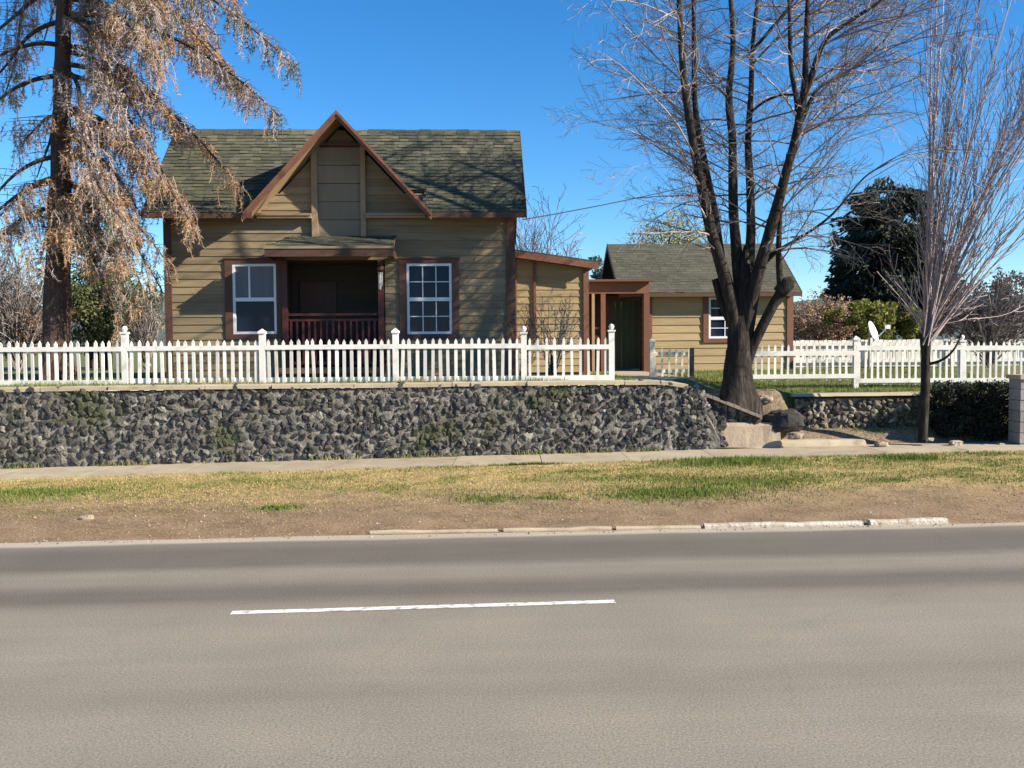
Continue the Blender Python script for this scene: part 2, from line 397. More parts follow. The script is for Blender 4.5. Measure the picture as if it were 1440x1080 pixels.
# kerb stones half buried in the dirt
mb = MB()
def kerb(pxa, pya, pxb, pyb, h, w=.15):
    a = ground_hit(pxa, pya, .02); b = ground_hit(pxb, pyb, .02)
    n = max(2, int((b - a).length / .25))
    dd = (b - a).normalized(); s2 = V((-dd.y, dd.x, 0)); prev = None
    for i in range(n + 1):
        p = a + (b - a) * (i / n)
        p += s2 * (.015 * nz(i * .8, pxa)); hh = h + .02 * nz(i * .6, pxa + 4)
        ring = [p - s2 * w / 2 + V((0, 0, -.1)), p - s2 * (w / 2 - .01) + V((0, 0, hh - .02)), p - s2 * (w / 2 - .03) + V((0, 0, hh)), p + s2 * w / 2 + V((0, 0, hh)), p + s2 * w / 2 + V((0, 0, -.1))]
        if prev:
            for k in range(4): mb.face([prev[k], ring[k], ring[k + 1], prev[k + 1]], .5)
        else: mb.face(ring, .5)
        prev = ring
    mb.face(prev[::-1], .5)
kerb(990, 739.5, 1212, 735.5, .022, .10); kerb(1222, 735, 1331, 732.5, .034, .11)
tag(mb.build('kerb', m_kerb), 'broken pale concrete kerb along the road edge', kind='structure')
mb = MB(); kerb(520, 747.5, 700, 744.6, .006, .05); kerb(708, 744.4, 860, 742, .010, .06); kerb(866, 741.8, 985, 740, .012, .07)
tag(mb.build('kerb', m_concrete), 'dirt covered stretch of kerb along the road edge', kind='structure')

# pavement slabs
mb = MB()
x = -40.0
while x < 40:
    w = 1.5; a = x; b = x + w - .012
    dz = .006 * nz(x, 1.7)
    f0 = .04 * nz(x * .7, 2); 
    pts = [(a, wall_y(a) - 1.2 + f0), (b, wall_y(b) - 1.2 + f0), (b, wall_y(b) + .25), (a, wall_y(a) + .25)]
    top = [(p[0], p[1], walk_z(p[0]) + .03 + dz) for p in pts]; bot = [(p[0], p[1], walk_z(p[0]) - .15) for p in pts]
    mb.mesh(bot + top, BOXF)
    x += w
tag(mb.build('sidewalk', m_concrete), 'pale concrete sidewalk along the foot of the stone wall', kind='structure')


# ------------------------------------------------------------------ yard terrain (behind the wall)
def sm(a, b, t):
    t = max(0, min(1, (t - a) / (b - a))); return t * t * (3 - 2 * t)


def yard_z(x, y):
    t = y - wall_y(x)
    left = 1.47
    right = (.20 + .28 * sm(0, .7, t)) if t < .86 else (.48 + .70 * sm(.86, 1.02, t) + .30 * sm(1.6, 6, t))
    bank = .22 + 1.04 * sm(.42, .74, t) + .22 * sm(.9, 6, t)
    w1 = sm(2.6, 3.5, x + .9 * sm(.5, 1.6, t) * -1.0)
    w2 = sm(5.1, 5.6, x)
    z = left * (1 - w1) + bank * w1
    z = z * (1 - w2) + right * w2
    return z + .02 * nz(x * 1.3, y * 1.3, 9)


mb = MB()
xs = [-4000, -1500, -500, -200, -80, -40, -24] + [-16 + i * .17 for i in range(189)] + [24, 40, 80, 200, 500, 1500, 4000]
ts = [.02 + i * .11 for i in range(28)] + [3.3, 3.8, 4.5, 6, 8, 11, 15, 20, 30, 60, 120, 300, 800, 2000, 5000]
for x in xs:
    sx = max(-30, min(30, x))
    for t in ts:
        t0 = t
        if x < 3.0: t0 = max(t, .12)
        y = wall_y(sx) + t0
        mb.v.append((x, y, yard_z(x, y) if abs(x) < 100 else 1.47))
nt_ = len(ts)
for i in range(len(xs) - 1):
    for j in range(nt_ - 1):
        mb.f.append((i * nt_ + j, (i + 1) * nt_ + j, (i + 1) * nt_ + j + 1, i * nt_ + j + 1)); mb.m.append(0); mb.r.append(.5)
tag(mb.build('yard', m_lawn, smooth=True), 'yard ground of patchy lawn and dirt', kind='structure')

# bare dirt bed between the pavement and the low wall
mb = MB()
for i in range(60):
    for j in range(10):
        q = []
        for (a_, b_) in ((i, j), (i + 1, j), (i + 1, j + 1), (i, j + 1)):
            x = 3.75 + a_ * .12; y = wall_y(x) + .03 + b_ * .083
            q.append((x, y, yard_z(x, y) + .012 + .015 * nz(x * 3, y * 3)))
        mb.face(q, .5)
m_bed = M('littered_dirt', [(.25, (.09, .062, .042)), (.5, (.19, .14, .095)), (.75, (.32, .25, .18))], 9, .95, bump=1, bscale=40, hue2=((.13, .12, .05), 2.2, .55, .7))
tag(mb.build('dirt_bed', m_bed), 'bare littered dirt between sidewalk and low wall', kind='structure')

# garden path to the green door
mb = MB()
pp = [at(852, 519, 23.8), at(905, 519, 23.8), at(985, 540, 18.0), at(868, 538, 18.0)]
n = 14
for i in range(n):
    a = i / n; b = (i + 1) / n
    row = []
    for s_, t in ((0, a), (1, a), (1, b), (0, b)):
        l_ = pp[3].lerp(pp[0], t); r_ = pp[2].lerp(pp[1], t)
        q = l_ if s_ == 0 else r_
        row.append((q.x, q.y, yard_z(q.x, q.y) + .018))
    mb.face(row, .5)
tag(mb.build('path', m_concrete), 'pale path to the green door', kind='structure')

# distant ridge
mb = MB()
prev = None
for i in range(81):
    a = R(-60 + 120 * i / 80)
    dist = 2600
    x = math.sin(a) * dist; y = math.cos(a) * dist
    h = 120 + 38 * nz(i * .21, 4) + 14 * nz(i * .9, 2)
    ring = [V((x * .6, y * .6, -5)), V((x * .85, y * .85, h * .5 + 12 * nz(i * .5, 7))), V((x, y, h)), V((x * 1.3, y * 1.3, -5))]
    if prev:
        for k in range(3): mb.face([prev[k], ring[k], ring[k + 1], prev[k + 1]], .5)
    prev = ring
tag(mb.build('hills', m_hill, smooth=True), 'low wooded ridge on the horizon', kind='structure')


# ------------------------------------------------------------------ rubble stone walls
def stone(mb, c, sx, sy, sz, r):
    """an angular broken lump, tilted at random"""
    vs = []
    n = rnd.choice((4, 5, 5, 6)); ph = rnd.random() * 6.3
    t_ = rnd.uniform(-1.2, 1.2); ca, sa = math.cos(t_), math.sin(t_)
    def put(x, y, z):
        X = x * sx; Z = z * sz
        vs.append((c[0] + X * ca - Z * sa, c[1] + y * sy, c[2] + X * sa + Z * ca))
    for (yy, rr) in ((-.75, .72), (.1, 1.05), (.9, .9)):
        tx, tz = rnd.uniform(-.25, .25), rnd.uniform(-.25, .25)
        for k in range(n):
            t = ph + 2 * math.pi * (k + rnd.uniform(-.28, .28)) / n
            q = rr * rnd.uniform(.72, 1.3)
            put(math.cos(t) * q + tx, yy + rnd.uniform(-.3, .25), math.sin(t) * q + tz)
    put(rnd.uniform(-.3, .3), -.95, rnd.uniform(-.3, .3)); put(0, 1.0, 0)
    fs = []
    for j in range(2):
        for k in range(n):
            k2 = (k + 1) % n
            fs.append((j * n + k, j * n + k2, (j + 1) * n + k2)); fs.append((j * n + k, (j + 1) * n + k2, (j + 1) * n + k))
    for k in range(n):
        k2 = (k + 1) % n
        fs.append((3 * n, k2, k)); fs.append((2 * n + k, 2 * n + k2, 3 * n + 1))
    mb.mesh(vs, fs, r)


def rubble(mb, x0, x1, yf, zb, zt, rows, smin=.07, smax=.15, dp=.055):
    """stones in wandering courses over the face y = yf(x) between zb(x) and zt(x)"""
    for j in range(rows):
        x = x0 + rnd.uniform(0, .15)
        while x < x1:
            w = smin + (smax - smin) * rnd.random() ** 1.5
            zc = (j + .5 + rnd.uniform(-.42, .42)) / rows
            z = zb(x) + (zt(x) - zb(x)) * zc
            hgt = (zt(x) - zb(x)) / rows * rnd.uniform(.40, .72)
            if zt(x) - zb(x) > .12 and z + hgt * .75 < zt(x) + .05:
                stone(mb, (x + w * .6, yf(x) + rnd.uniform(-.012, .014), z), w * rnd.uniform(.75, 1.1), dp * rnd.uniform(.7, 1.3), hgt, rnd.random() ** 1.3)
            x += w * 1.75


WT = 1.46
def wtop(x):   # top of the main wall: level, then falling away to the steps
    if x < 2.75: return WT
    return WT - .10 * sm(2.7, 3.5, x) - 1.05 * sm(3.35, 4.0, x)
t_wall = thing('retaining_wall', 'long dark rubble stone retaining wall below the white picket fence', 'stone wall', (-3, wall_y(-3), .12))
mb = MB()
rubble(mb, -13, 3.95, lambda x: wall_y(x) + .07 + (.25 * sm(3.2, 4.0, x)), lambda x: walk_z(x) + .02, wtop, 11, .04, .115, .05)
for k in range(500):   # small chinking stones
    x = rnd.uniform(-11, 3.7); z = rnd.uniform(walk_z(x) + .05, wtop(x) - .06)
    w = rnd.uniform(.025, .06)
    stone(mb, (x, wall_y(x) + .06 + rnd.uniform(-.01, .02), z), w, .035, w * rnd.uniform(.5, .9), rnd.random() ** .8)
for k in range(26):    # end of the wall, stepping back beside the stairs
    x = 3.6 + .3 * rnd.random(); yy = wall_y(x) + .2 + .8 * rnd.random()
    z = rnd.uniform(.2, 1.0); stone(mb, (x, yy, z), rnd.uniform(.1, .2), rnd.uniform(.1, .2), rnd.uniform(.08, .15), rnd.random())
for k in range(170):
    x = rnd.uniform(3.15, 3.95); zt_ = wtop(x); z = walk_z(x) + .05 + rnd.random() * max(.02, zt_ - walk_z(x) - .02)
    w = rnd.uniform(.05, .11); stone(mb, (x, wall_y(x) + .06 + .12 * sm(3.3, 4, x) + rnd.uniform(-.02, .05), z), w, .07, w * rnd.uniform(.5, .9), rnd.random() ** 1.2)
mb.build('stones', m_stone, t_wall)
mb = MB()
xs = [-13 + i * .1 for i in range(169)] + [3.85]
for a, b in zip(xs[:-1], xs[1:]):
    f = lambda x: wall_y(x) + .055
    nzr = 12
    for j in range(nzr):
        q = []
        for (xx, jj) in ((a, j), (b, j), (b, j + 1), (a, j + 1)):
            zz = (wtop(xx) - .06) * jj / nzr
            q.append((xx, f(xx) + .035 * nz(xx * 5, zz * 6, 4) if jj < nzr else f(xx), zz))
        mb.face(q, .5)
    mb.face([(a, f(a), wtop(a) - .06), (b, f(b), wtop(b) - .06), (b, f(b) + .5, wtop(b) - .06), (a, f(a) + .5, wtop(a) - .06)], .5)
mb.build('core', m_mortar, t_wall)
mb = MB()
x = -13.0
while x < 3.05:
    w = rnd.uniform(1.1, 2.0); b = min(3.3, x + w)
    o0 = rnd.uniform(-.015, .02); dz = rnd.uniform(-.008, .008)
    n = 6; prev = None
    for i in range(n + 1):
        xx = x + (b - .015 - x) * i / n
        y0 = wall_y(xx) + .015 + o0 + .012 * nz(xx * 3, 2); zt = wtop(xx) + .045 + dz + .008 * nz(xx * 4, 5)
        ring = [V((xx, y0, zt - .075)), V((xx, y0 + .004, zt - .012)), V((xx, y0 + .02, zt)), V((xx, y0 + .36, zt + .003)), V((xx, y0 + .36, zt - .075))]
        if prev:
            for k in range(4): mb.face([prev[k], ring[k], ring[k + 1], prev[k + 1]], dz * 30 + .5)
            mb.face([prev[4], ring[4], ring[0], prev[0]], .5)
        else: mb.face(ring[::-1], .5)
        prev = ring
    mb.face(prev, .5)
    x = b
mb.build('coping', m_concrete, t_wall)

# sloping cheek wall beside the steps
t_ck = thing('stair_wall', 'short sloping stone wall with pale cap beside the front steps', 'stone wall', (4.1, 17.7, .6))
a = at(972, 545, 17.55); b = at(1070, 584, 17.35)
mb = MB()
def ckt(x):
    t = (x - a.x) / (b.x - a.x); return a.z + (b.z - a.z) * t
def cky(x):
    t = (x - a.x) / (b.x - a.x); return a.y + (b.y - a.y) * t
rubble(mb, a.x, b.x + .02, cky, lambda x: .35 + .25 * (b.x - x), lambda x: ckt(x) - .05, 4, .07, .13)
mb.build('stones', m_rock, t_ck)
mb = MB()
n = 10
for i in range(n):
    x0 = a.x + (b.x - a.x) * i / n; x1 = a.x + (b.x - a.x) * (i + 1) / n - .008
    for_top = .0
    vs = [(x0, cky(x0) - .1, ckt(x0) - .06), (x1, cky(x1) - .1, ckt(x1) - .06), (x1, cky(x1) + .16, ckt(x1) - .06), (x0, cky(x0) + .16, ckt(x0) - .06)]
    jz = rnd.uniform(-.012, .012)
    mb.mesh(vs + [(p[0], p[1], p[2] + .06 + jz) for p in vs], BOXF)
mb.build('cap', m_concrete, t_ck)
mb = MB()
mb.mesh([(a.x, a.y + .0, .3), (b.x, b.y + .0, .3), (b.x, b.y + .2, .3), (a.x, a.y + .2, .3), (a.x, a.y, ckt(a.x) - .07), (b.x, b.y, ckt(b.x) - .07), (b.x, b.y + .2, ckt(b.x) - .07), (a.x, a.y + .2, ckt(a.x) - .07)], BOXF)
mb.build('core', m_mortar, t_ck)


def slab(mb, x0, x1, y0, y1, z0, z1, j=.02, r=None):
    """a worn block: a box with nicked, uneven edges"""
    n = 7; prev = None; r = rnd.random() if r is None else r
    for i in range(n + 1):
        x = x0 + (x1 - x0) * i / n
        jj = lambda q: j * nz(x * 3 + q, y0 * 2 + q, z1 * 3)
        sl_ = min(.16, (z1 - z0) * .35)
        ring = [V((x, y0 + jj(1), z0)), V((x, y0 + sl_ + jj(2), z1 - .06 + jj(3) * .6)), V((x, y0 + sl_ + .07 + jj(2), z1 + jj(4) * .4)), V((x, y1 + jj(5), z1 + jj(6) * .4)), V((x, y1, z0))]
        if prev:
            for k in range(4): mb.face([prev[k], ring[k], ring[k + 1], prev[k + 1]], r)
        else: mb.face(ring[::-1], r)
        prev = ring
    mb.face(prev, r)


t_st = thing('stone_steps', 'worn sandstone steps climbing behind the end of the stone wall', 'steps', (4.45, 17.2, .2))
for (p0, p1, row_t, row_b, Y) in ((1030, 1108, 630, 637, 17.02), (1013, 1100, 597, 626, 17.12), (1004, 1068, 586, 598, 17.34)):
    q0 = at(p0, row_t, Y); q1 = at(p1, row_t, Y); zb = at(p0, row_b, Y).z
    mb = MB(); slab(mb, q0.x, q1.x, Y, Y + .5, zb - .15, q0.z + .01, .03)
    mb.build('step', m_step, t_st)

# low wall under the right-hand lawn
t_lw = thing('low_wall', 'low pale rubble wall with thin cap under the lawn right of the steps', 'stone wall', (6.6, 18.1, .45))
lwx0 = at(1118, 600, 18.0).x; lwx1 = at(1312, 600, 18.0).x
lw_y = lambda x: wall_y(x) + .82
lw_t = lambda x: 1.05 + .0 * x
mb = MB()
rubble(mb, lwx0, lwx1, lw_y, lambda x: .40, lw_t, 7, .045, .13)
mb.build('stones', m_stone_l, t_lw)
mb = MB()
mb.mesh([(lwx0, lw_y(lwx0) + .03, .2), (lwx1, lw_y(lwx1) + .03, .2), (lwx1, lw_y(lwx1) + .3, .2), (lwx0, lw_y(lwx0) + .3, .2), (lwx0, lw_y(lwx0) + .03, 1.08), (lwx1, lw_y(lwx1) + .03, 1.08), (lwx1, lw_y(lwx1) + .3, 1.08), (lwx0, lw_y(lwx0) + .3, 1.08)], BOXF)
mb.build('core', m_mortar, t_lw)
mb = MB()
xa = lwx0 - .08
x = xa
while x < lwx1:
    b_ = min(lwx1, x + rnd.uniform(.6, 1.0))
    slab(mb, x, b_ - .01, lw_y(x) - .06, lw_y(x) + .22, 1.13, 1.185, .012)
    x = b_
mb.build('cap', m_concrete, t_lw)

# slab of path in front of the low wall
t_sl = thing('stone_slab', 'flat pale stone slab lying before the low wall', 'paving slab', (5.9, 17.4, .3))
p0 = at(1095, 620, 17.5); p1 = at(1212, 620, 17.5)
mb = MB(); slab(mb, p0.x, p1.x, 17.22, 17.85, .2, .345, .03); mb.build('slab_top', m_concrete, t_sl)

# boulders and loose stones
def boulder(name, label, px, py, Y, w, h, dpt, mat, group=None, cat='rock'):
    c = at(px, py, Y)
    o = MB(); vs = []; n = 24; m_ = 14
    for j in range(m_ + 1):
        ph = math.pi * j / m_ - math.pi / 2
        for k in range(n):
            t = 2 * math.pi * k / n
            q = V((math.cos(ph) * math.cos(t), math.cos(ph) * math.sin(t), math.sin(ph)))
            s_ = 1 + .34 * noise.noise(q * 1.2 + c) + .16 * noise.noise(q * 3.1 + c) + .06 * noise.noise(q * 8 + c)
            q = V([math.copysign(abs(e) ** .7, e) for e in q]) * s_
            vs.append((c.x + q.x * w / 2, c.y + q.y * dpt / 2, c.z + q.z * h / 2))
    fs = [(j * n + k, j * n + (k + 1) % n, (j + 1) * n + (k + 1) % n, (j + 1) * n + k) for j in range(m_) for k in range(n)]
    o.mesh(vs, fs)
    ob = o.build(name, mat)
    return tag(ob, label, cat, group)


boulder('boulder', 'dark boulder at the left end of the low wall beside the steps', 1102, 592, 17.45, .66, .42, .5, m_rock)
boulder('rock', 'pale squarish stone on the bank above the dark boulder', 1076, 561, 17.75, .28, .14, .25, m_step)
for (px, py, w, lab) in ((1118, 613, .26, 'flat tan stone below the dark boulder'), (1240, 626, .24, 'brown stone at the near end of the flat slab'), (1308, 618, .12, 'small white stone at the foot of the thin bare tree'), (1344, 624, .22, 'bright white stone before the dark hedge'),
                         (1385, 628, .16, 'tan stone before the middle of the dark hedge'), (1408, 627, .2, 'pale stone before the end of the dark hedge next to the block pillar'), (1262, 634, .15, 'small pale stone on the sidewalk edge near the thin bare tree'), (122, 729, .16, 'lone pale stone in the dirt beside the road')):
    Y = 17.0 if py < 700 else 11.6
    p = at(px, py, Y)
    if py > 700: p = ground_hit(px, py, .04); Y = p.y
    boulder('rock', lab, px, py, Y, w, w * .5, w * .8, m_step if 'white' not in lab else m_kerb, 'loose stones beside the sidewalk and road')


# ------------------------------------------------------------------ buildings
YAW = R(2.5)
class Frame:
    """local axes of a building: x along its front, y into it, z as the world's"""
    def __init__(s, px, py, Y):
        p = at(px, py, Y); s.o = V((p.x, p.y, 0)); s.rot = Matrix.Rotation(YAW, 3, 'Z'); s.inv = s.rot.inverted()
    def hit(s, px, py, yl=0.0):
        d = s.inv @ ray(px, py); c = s.inv @ (V((0, 0, CAMZ)) - s.o)
        t = (yl - c.y) / d.y
        p = c + d * t
        return p.x, p.z
    def world(s, p): return s.rot @ V(p) + s.o


def siding(mb, fl, fr, z0, z1, T, exp=.165, holes=()):
    """lap siding between left edge fl(z) and right edge fr(z); T(u, out, z) gives the point"""
    cuts = sorted({z0, z1} | {z for h in holes for z in (h[2], h[3]) if z0 < z < z1})
    z = z0; k = 0
    while z < z1 - 1e-4:
        zt_ = z + exp
        r = rnd.random()
        zz = [z] + [c for c in cuts if z + 1e-4 < c < min(zt_, z1) - 1e-4] + [min(zt_, z1)]
        for a, b in zip(zz[:-1], zz[1:]):
            oa = .006 + .018 * (zt_ - a) / exp; ob = .006 + .018 * (zt_ - b) / exp
            segs = [(fl, fr)]
            mid = (a + b) / 2
            for h in holes:
                if h[2] < mid < h[3]:
                    new = []
                    for (l, rr) in segs:
                        l0, r0 = l(mid), rr(mid)
                        if h[1] <= l0 or h[0] >= r0: new.append((l, rr)); continue
                        if h[0] > l0: new.append((l, (lambda q: (lambda zz_: q))(h[0])))
                        if h[1] < r0: new.append(((lambda q: (lambda zz_: q))(h[1]), rr))
                    segs = new
            for (l, rr) in segs:
                u0, u1, u2, u3 = l(a), rr(a), rr(b), l(b)
                if u1 - u0 < .005: continue
                # split long runs into boards with butt joints
                n = max(1, int((u1 - u0) / 2.6)); 
                for i in range(n):
                    s0 = i / n; s1 = (i + 1) / n
                    rj = (r + .37 * i) % 1
                    A = u0 + (u1 - u0) * s0; B = u0 + (u1 - u0) * s1; Cc = u3 + (u2 - u3) * s1; D = u3 + (u2 - u3) * s0
                    wv = lambda u: .006 * nz(u * 1.7, z * 9, 3)
                    mb.face([T(A, oa + wv(A), a), T(B, oa + wv(B), a), T(Cc, ob, b), T(D, ob, b)], rj)
                    if a == z: mb.face([T(A, .002, a), T(B, .002, a), T(B, oa + wv(B), a), T(A, oa + wv(A), a)], rj)
        z = zt_; k += 1


def shingles(mb, O, U, W, width, length, exp=.135, tab=.22, skip=None, lift=.022):
    """courses of shingle tabs on the plane O + u U + w W"""
    U = V(U).normalized(); W = V(W).normalized(); N_ = U.cross(W).normalized()
    if N_.z < 0: N_ = -N_
    O = V(O)
    n = int(math.ceil(length / exp))
    for i in range(n):
        w0 = i * exp - .01; w1 = min(length, (i + 1) * exp + .02)
        u = -rnd.random() * tab
        cr = rnd.uniform(-.18, .18)
        while u < width:
            a = max(0, u); b = min(width, u + tab * rnd.uniform(.75, 1.2)); u = b + .004 if b < width else width
            if b - a < .01: u = b + .01; continue
            c = O + U * ((a + b) / 2) + W * ((w0 + w1) / 2)
            if skip and skip(c): continue
            l = lift * rnd.uniform(.6, 1.5); dw = rnd.uniform(-.018, .012)
            r = max(0, min(1, rnd.random() * .75 + .12 + cr))
            p = [O + U * a + W * (w0 + dw), O + U * b + W * (w0 + dw), O + U * b + W * w1, O + U * a + W * w1]
            t = [p[0] + N_ * l, p[1] + N_ * l * rnd.uniform(.8, 1.2), p[2] + N_ * .004, p[3] + N_ * .004]
            mb.face(t, r); mb.face([p[0], p[1], t[1], t[0]], r * .6)
            mb.face([p[1], p[2], t[2], t[1]], r * .6); mb.face([p[3], p[0], t[0], t[3]], r * .6)


def window(root, T, u0, u1, z0, z1, trim=.14, grid=(3, 2), upper=None, lower=None, sill=True, tm=None, vline=None):
    """double-hung window on the wall T(u, out, z): trim, frame, sashes, muntins, panes"""
    tm = tm or m_trim
    def bx(mb, a, b, c, d, o0, o1):
        vs = [T(a, o1, c), T(b, o1, c), T(b, o0, c), T(a, o0, c), T(a, o1, d), T(b, o1, d), T(b, o0, d), T(a, o0, d)]
        mb.mesh(vs, BOXF)
    t = MB()
    bx(t, u0 - trim, u0, z0 - .11, z1 + .10, 0, .055); bx(t, u1, u1 + trim, z0 - .11, z1 + .10, 0, .055)
    bx(t, u0 - trim - .02, u1 + trim + .02, z1 + .10, z1 + .13, 0, .075); bx(t, u0, u1, z1, z1 + .10, 0, .052)
    bx(t, u0, u1, z0 - .11, z0, 0, .052)
    w = t.build('window', tm, root, local=True)
    f = MB(); fw = .055
    bx(f, u0, u0 + fw, z0, z1, -.03, .035); bx(f, u1 - fw, u1, z0, z1, -.03, .035)
    bx(f, u0 + fw, u1 - fw, z0, z0 + fw, -.03, .035); bx(f, u0 + fw, u1 - fw, z1 - fw, z1, -.03, .035)
    zm = (z0 + z1) / 2 - .01
    bx(f, u0 + fw, u1 - fw, zm - .04, zm + .04, -.03, .030)
    f.build('frame', m_frame, w, local=True)
    mu = MB(); gx, gz = grid
    a, b = u0 + fw, u1 - fw
    for (za, zb, up) in ((z0 + fw, zm - .04, False), (zm + .04, z1 - fw, True)):
        if vline and up:
            u = a + (b - a) * vline; bx(mu, u - .02, u + .02, za, zb, -.012, .010)
        if vline: continue
        for i in range(1, gx): u = a + (b - a) * i / gx; bx(mu, u - .011, u + .011, za, zb, -.012, .004)
        for j in range(1, gz): z = za + (zb - za) * j / gz; bx(mu, a, b, z - .010, z + .010, -.011, .002)
    mu.build('muntins', m_frame, w, local=True)
    for (za, zb, mt) in ((z0 + fw, zm - .04, lower or m_glass), (zm + .04, z1 - fw, upper or m_glass)):
        g = MB(); g.face([T(a, -.015, za), T(b, -.015, za), T(b, -.015, zb), T(a, -.015, zb)], .5)
        g.build('pane', mt, w, local=True)
    return w


# ---------------- the cottage
H = Frame(722, 470, 20.5)
house = thing('cottage', 'olive brown clapboard cottage with steep front gable and mossy roof', 'house', (H.o.x, H.o.y, 0), YAW)
FRONT = lambda u, out, z: (u, -out, z)
gz = 1.47
hx0 = H.hit(236, 470)[0]; hx1 = 0.0
OH = .55
ez = H.hit(500, 298.5, -OH)[1]          # eave edge height
RD = 1.88                               # ridge behind the front wall
rz = H.hit(600, 184, RD)[1]             # ridge height
sl = (rz - ez) / (RD + OH)
wall_top = ez + sl * OH - .03
DEP = 2 * RD
ovl, ovr = .30, .26
# openings
pw0, pz1 = H.hit(394, 366); pw1 = H.hit(541, 366)[0]
lw = [H.hit(329, 470), H.hit(388.5, 371)]
rw = [H.hit(573, 470), H.hit(635, 370.5)]
holes = [(pw0, pw1, gz + .25, pz1), (lw[0][0] - .1, lw[1][0] + .1, lw[0][1] - .06, lw[1][1] + .06), (rw[0][0] - .1, rw[1][0] + .1, rw[0][1] - .06, rw[1][1] + .06)]
mb = MB()
siding(mb, lambda z: hx0, lambda z: hx1, gz + .05, wall_top, FRONT, holes=holes)
mb.mi = 0
siding(mb, lambda z: 0, lambda z: DEP, gz + .05, wall_top, lambda u, out, z: (hx1 + out, u, z))
siding(mb, lambda z: -DEP, lambda z: 0, gz + .05, wall_top, lambda u, out, z: (hx0 - out, -u, z))
for (xx, sg) in ((hx1, 1), (hx0, -1)):   # gable ends
    s_ = lambda z: max(0, min(RD, (z - wall_top) / sl))
    if sg > 0: siding(mb, lambda z: s_(z), lambda z: DEP - s_(z), wall_top, rz - .08, lambda u, out, z: (hx1 + out, u, z))
    else: siding(mb, lambda z: -DEP + s_(z), lambda z: -s_(z), wall_top, rz - .08, lambda u, out, z: (hx0 - out, -u, z))
mb.build('wall', m_siding, house, local=True)
mb = MB()   # back wall, closing boards behind the siding
mb.face([(hx0, DEP, gz), (hx1, DEP, gz), (hx1, DEP, wall_top), (hx0, DEP, wall_top)])
mb.face([(hx0 + .01, .02, gz), (hx0 + .01, DEP, gz), (hx0 + .01, DEP, wall_top), (hx0 + .01, .02, wall_top)])
mb.build('back_wall', m_siding, house, local=True)
for (a, b) in ((hx0 + .02, pw0 - .001), (pw1 + .001, hx1 - .02)):
    mb = MB(); mb.box(a, b, -.0, .25, gz - .3, gz + .06); mb.build('foundation', m_block, house, local=True)

# gable (wall dormer) geometry
GOH = .70
gL = H.hit(345, 296, -GOH)[0]; gR = H.hit(604, 296, -GOH)[0]
gA, gAz = H.hit(468, 158, -GOH)
gc = (gL + gR) / 2
gzb = ez - .02
gsl = (gAz - gzb) / ((gR - gL) / 2)
mb = MB()
gs = lambda z: (z - gzb) / gsl
inset = .10
pnl = (H.hit(438, 270, -.09)[0], H.hit(514, 270, -.09)[0], H.hit(470, 334, -.09)[1], H.hit(470, 206, -.09)[1])
siding(mb, lambda z: gL + .12 + gs(z), lambda z: gR - .12 - gs(z), wall_top - .01, gAz - .22, lambda u, out, z: (u, -out - .003, z), holes=[(pnl[0], pnl[1], pnl[2], pnl[3])])
mb.build('gable_wall', m_siding, house, local=True)
# tall blind panel running down through the eave line
mb = MB()
nb = 5
for i in range(nb):
    z0_ = pnl[2] + (pnl[3] - pnl[2]) * i / nb; z1_ = pnl[2] + (pnl[3] - pnl[2]) * (i + 1) / nb - .012
    mb.box(pnl[0] + .13, pnl[1] - .11, -.055 - .006 * (i % 2), .02, z0_, z1_)
pn = mb.build('gable_panel', m_panel, house, local=True)
mb = MB(); mb.box(pnl[0], pnl[0] + .13, -.12, .02, pnl[2], pnl[3] + .01); mb.box(pnl[1] - .11, pnl[1], -.12, .02, pnl[2], pnl[3] + .01)
mb.build('panel_stile', m_trim_tan, pn, local=True)
mb = MB(); mb.box(pnl[0] - .02, pnl[1] + .02, -.14, .02, pnl[3] + .012, pnl[3] + .07)
mb.build('panel_header', m_trim, pn, local=True)
# small pent mouldings either side of the panel on the eave line
for (a, b) in ((gL + .12, pnl[0] - .003), (pnl[1] + .003, gR - .12)):
    mb = MB(); mb.box(a, b, -.20, -.03, gzb - .05, gzb + .0); mb.box(a, b, -.23, -.03, gzb + .003, gzb + .05)
    mb.build('pent_moulding', m_trim_tan, house, local=True)

# main roof
rl = math.hypot(RD + OH, rz - ez)
mb = MB()
Wf = V((0, RD + OH, rz - ez)); Wb = V((0, -(RD + OH), rz - ez))
skip = lambda c: c.y < .05 and gL + .1 < c.x < gR - .1
shingles(mb, (hx0 - ovl, -OH, ez), (1, 0, 0), Wf, hx1 - hx0 + ovl + ovr, rl, skip=skip)
shingles(mb, (hx0 - ovl, DEP + OH, ez), (1, 0, 0), Wb, hx1 - hx0 + ovl + ovr, rl, exp=.34, tab=.6)
roof = mb.build('roof', m_roof, house, local=True)
mb = MB()
x = hx0 - ovl
while x < hx1 + ovr:
    w = min(.3, hx1 + ovr - x)
    h = rz + .028 + rnd.uniform(-.006, .012)
    mb.mesh([(x, RD - .16, rz - .12), (x + w - .01, RD - .16, rz - .12), (x + w - .01, RD, h), (x, RD, h), (x + w - .01, RD + .16, rz - .12), (x, RD + .16, rz - .12)], [(0, 1, 2, 3), (3, 2, 4, 5)])
    x += .3
mb.build('ridge_cap', m_roof, roof, local=True)
mb = MB()   # deck under the shingles
def deck(mb, x0, x1, yA, yB, zA, zB, th=.05):
    mb.mesh([(x0, yA, zA - th), (x1, yA, zA - th), (x1, yB, zB - th), (x0, yB, zB - th), (x0, yA, zA), (x1, yA, zA), (x1, yB, zB), (x0, yB, zB)], BOXF)
yc = .06; zc = ez + sl * (yc + OH)
deck(mb, hx0 - ovl + .01, gL + .1, -OH + .01, yc, ez + .005, zc); deck(mb, gR - .1, hx1 + ovr - .01, -OH + .01, yc, ez + .005, zc)
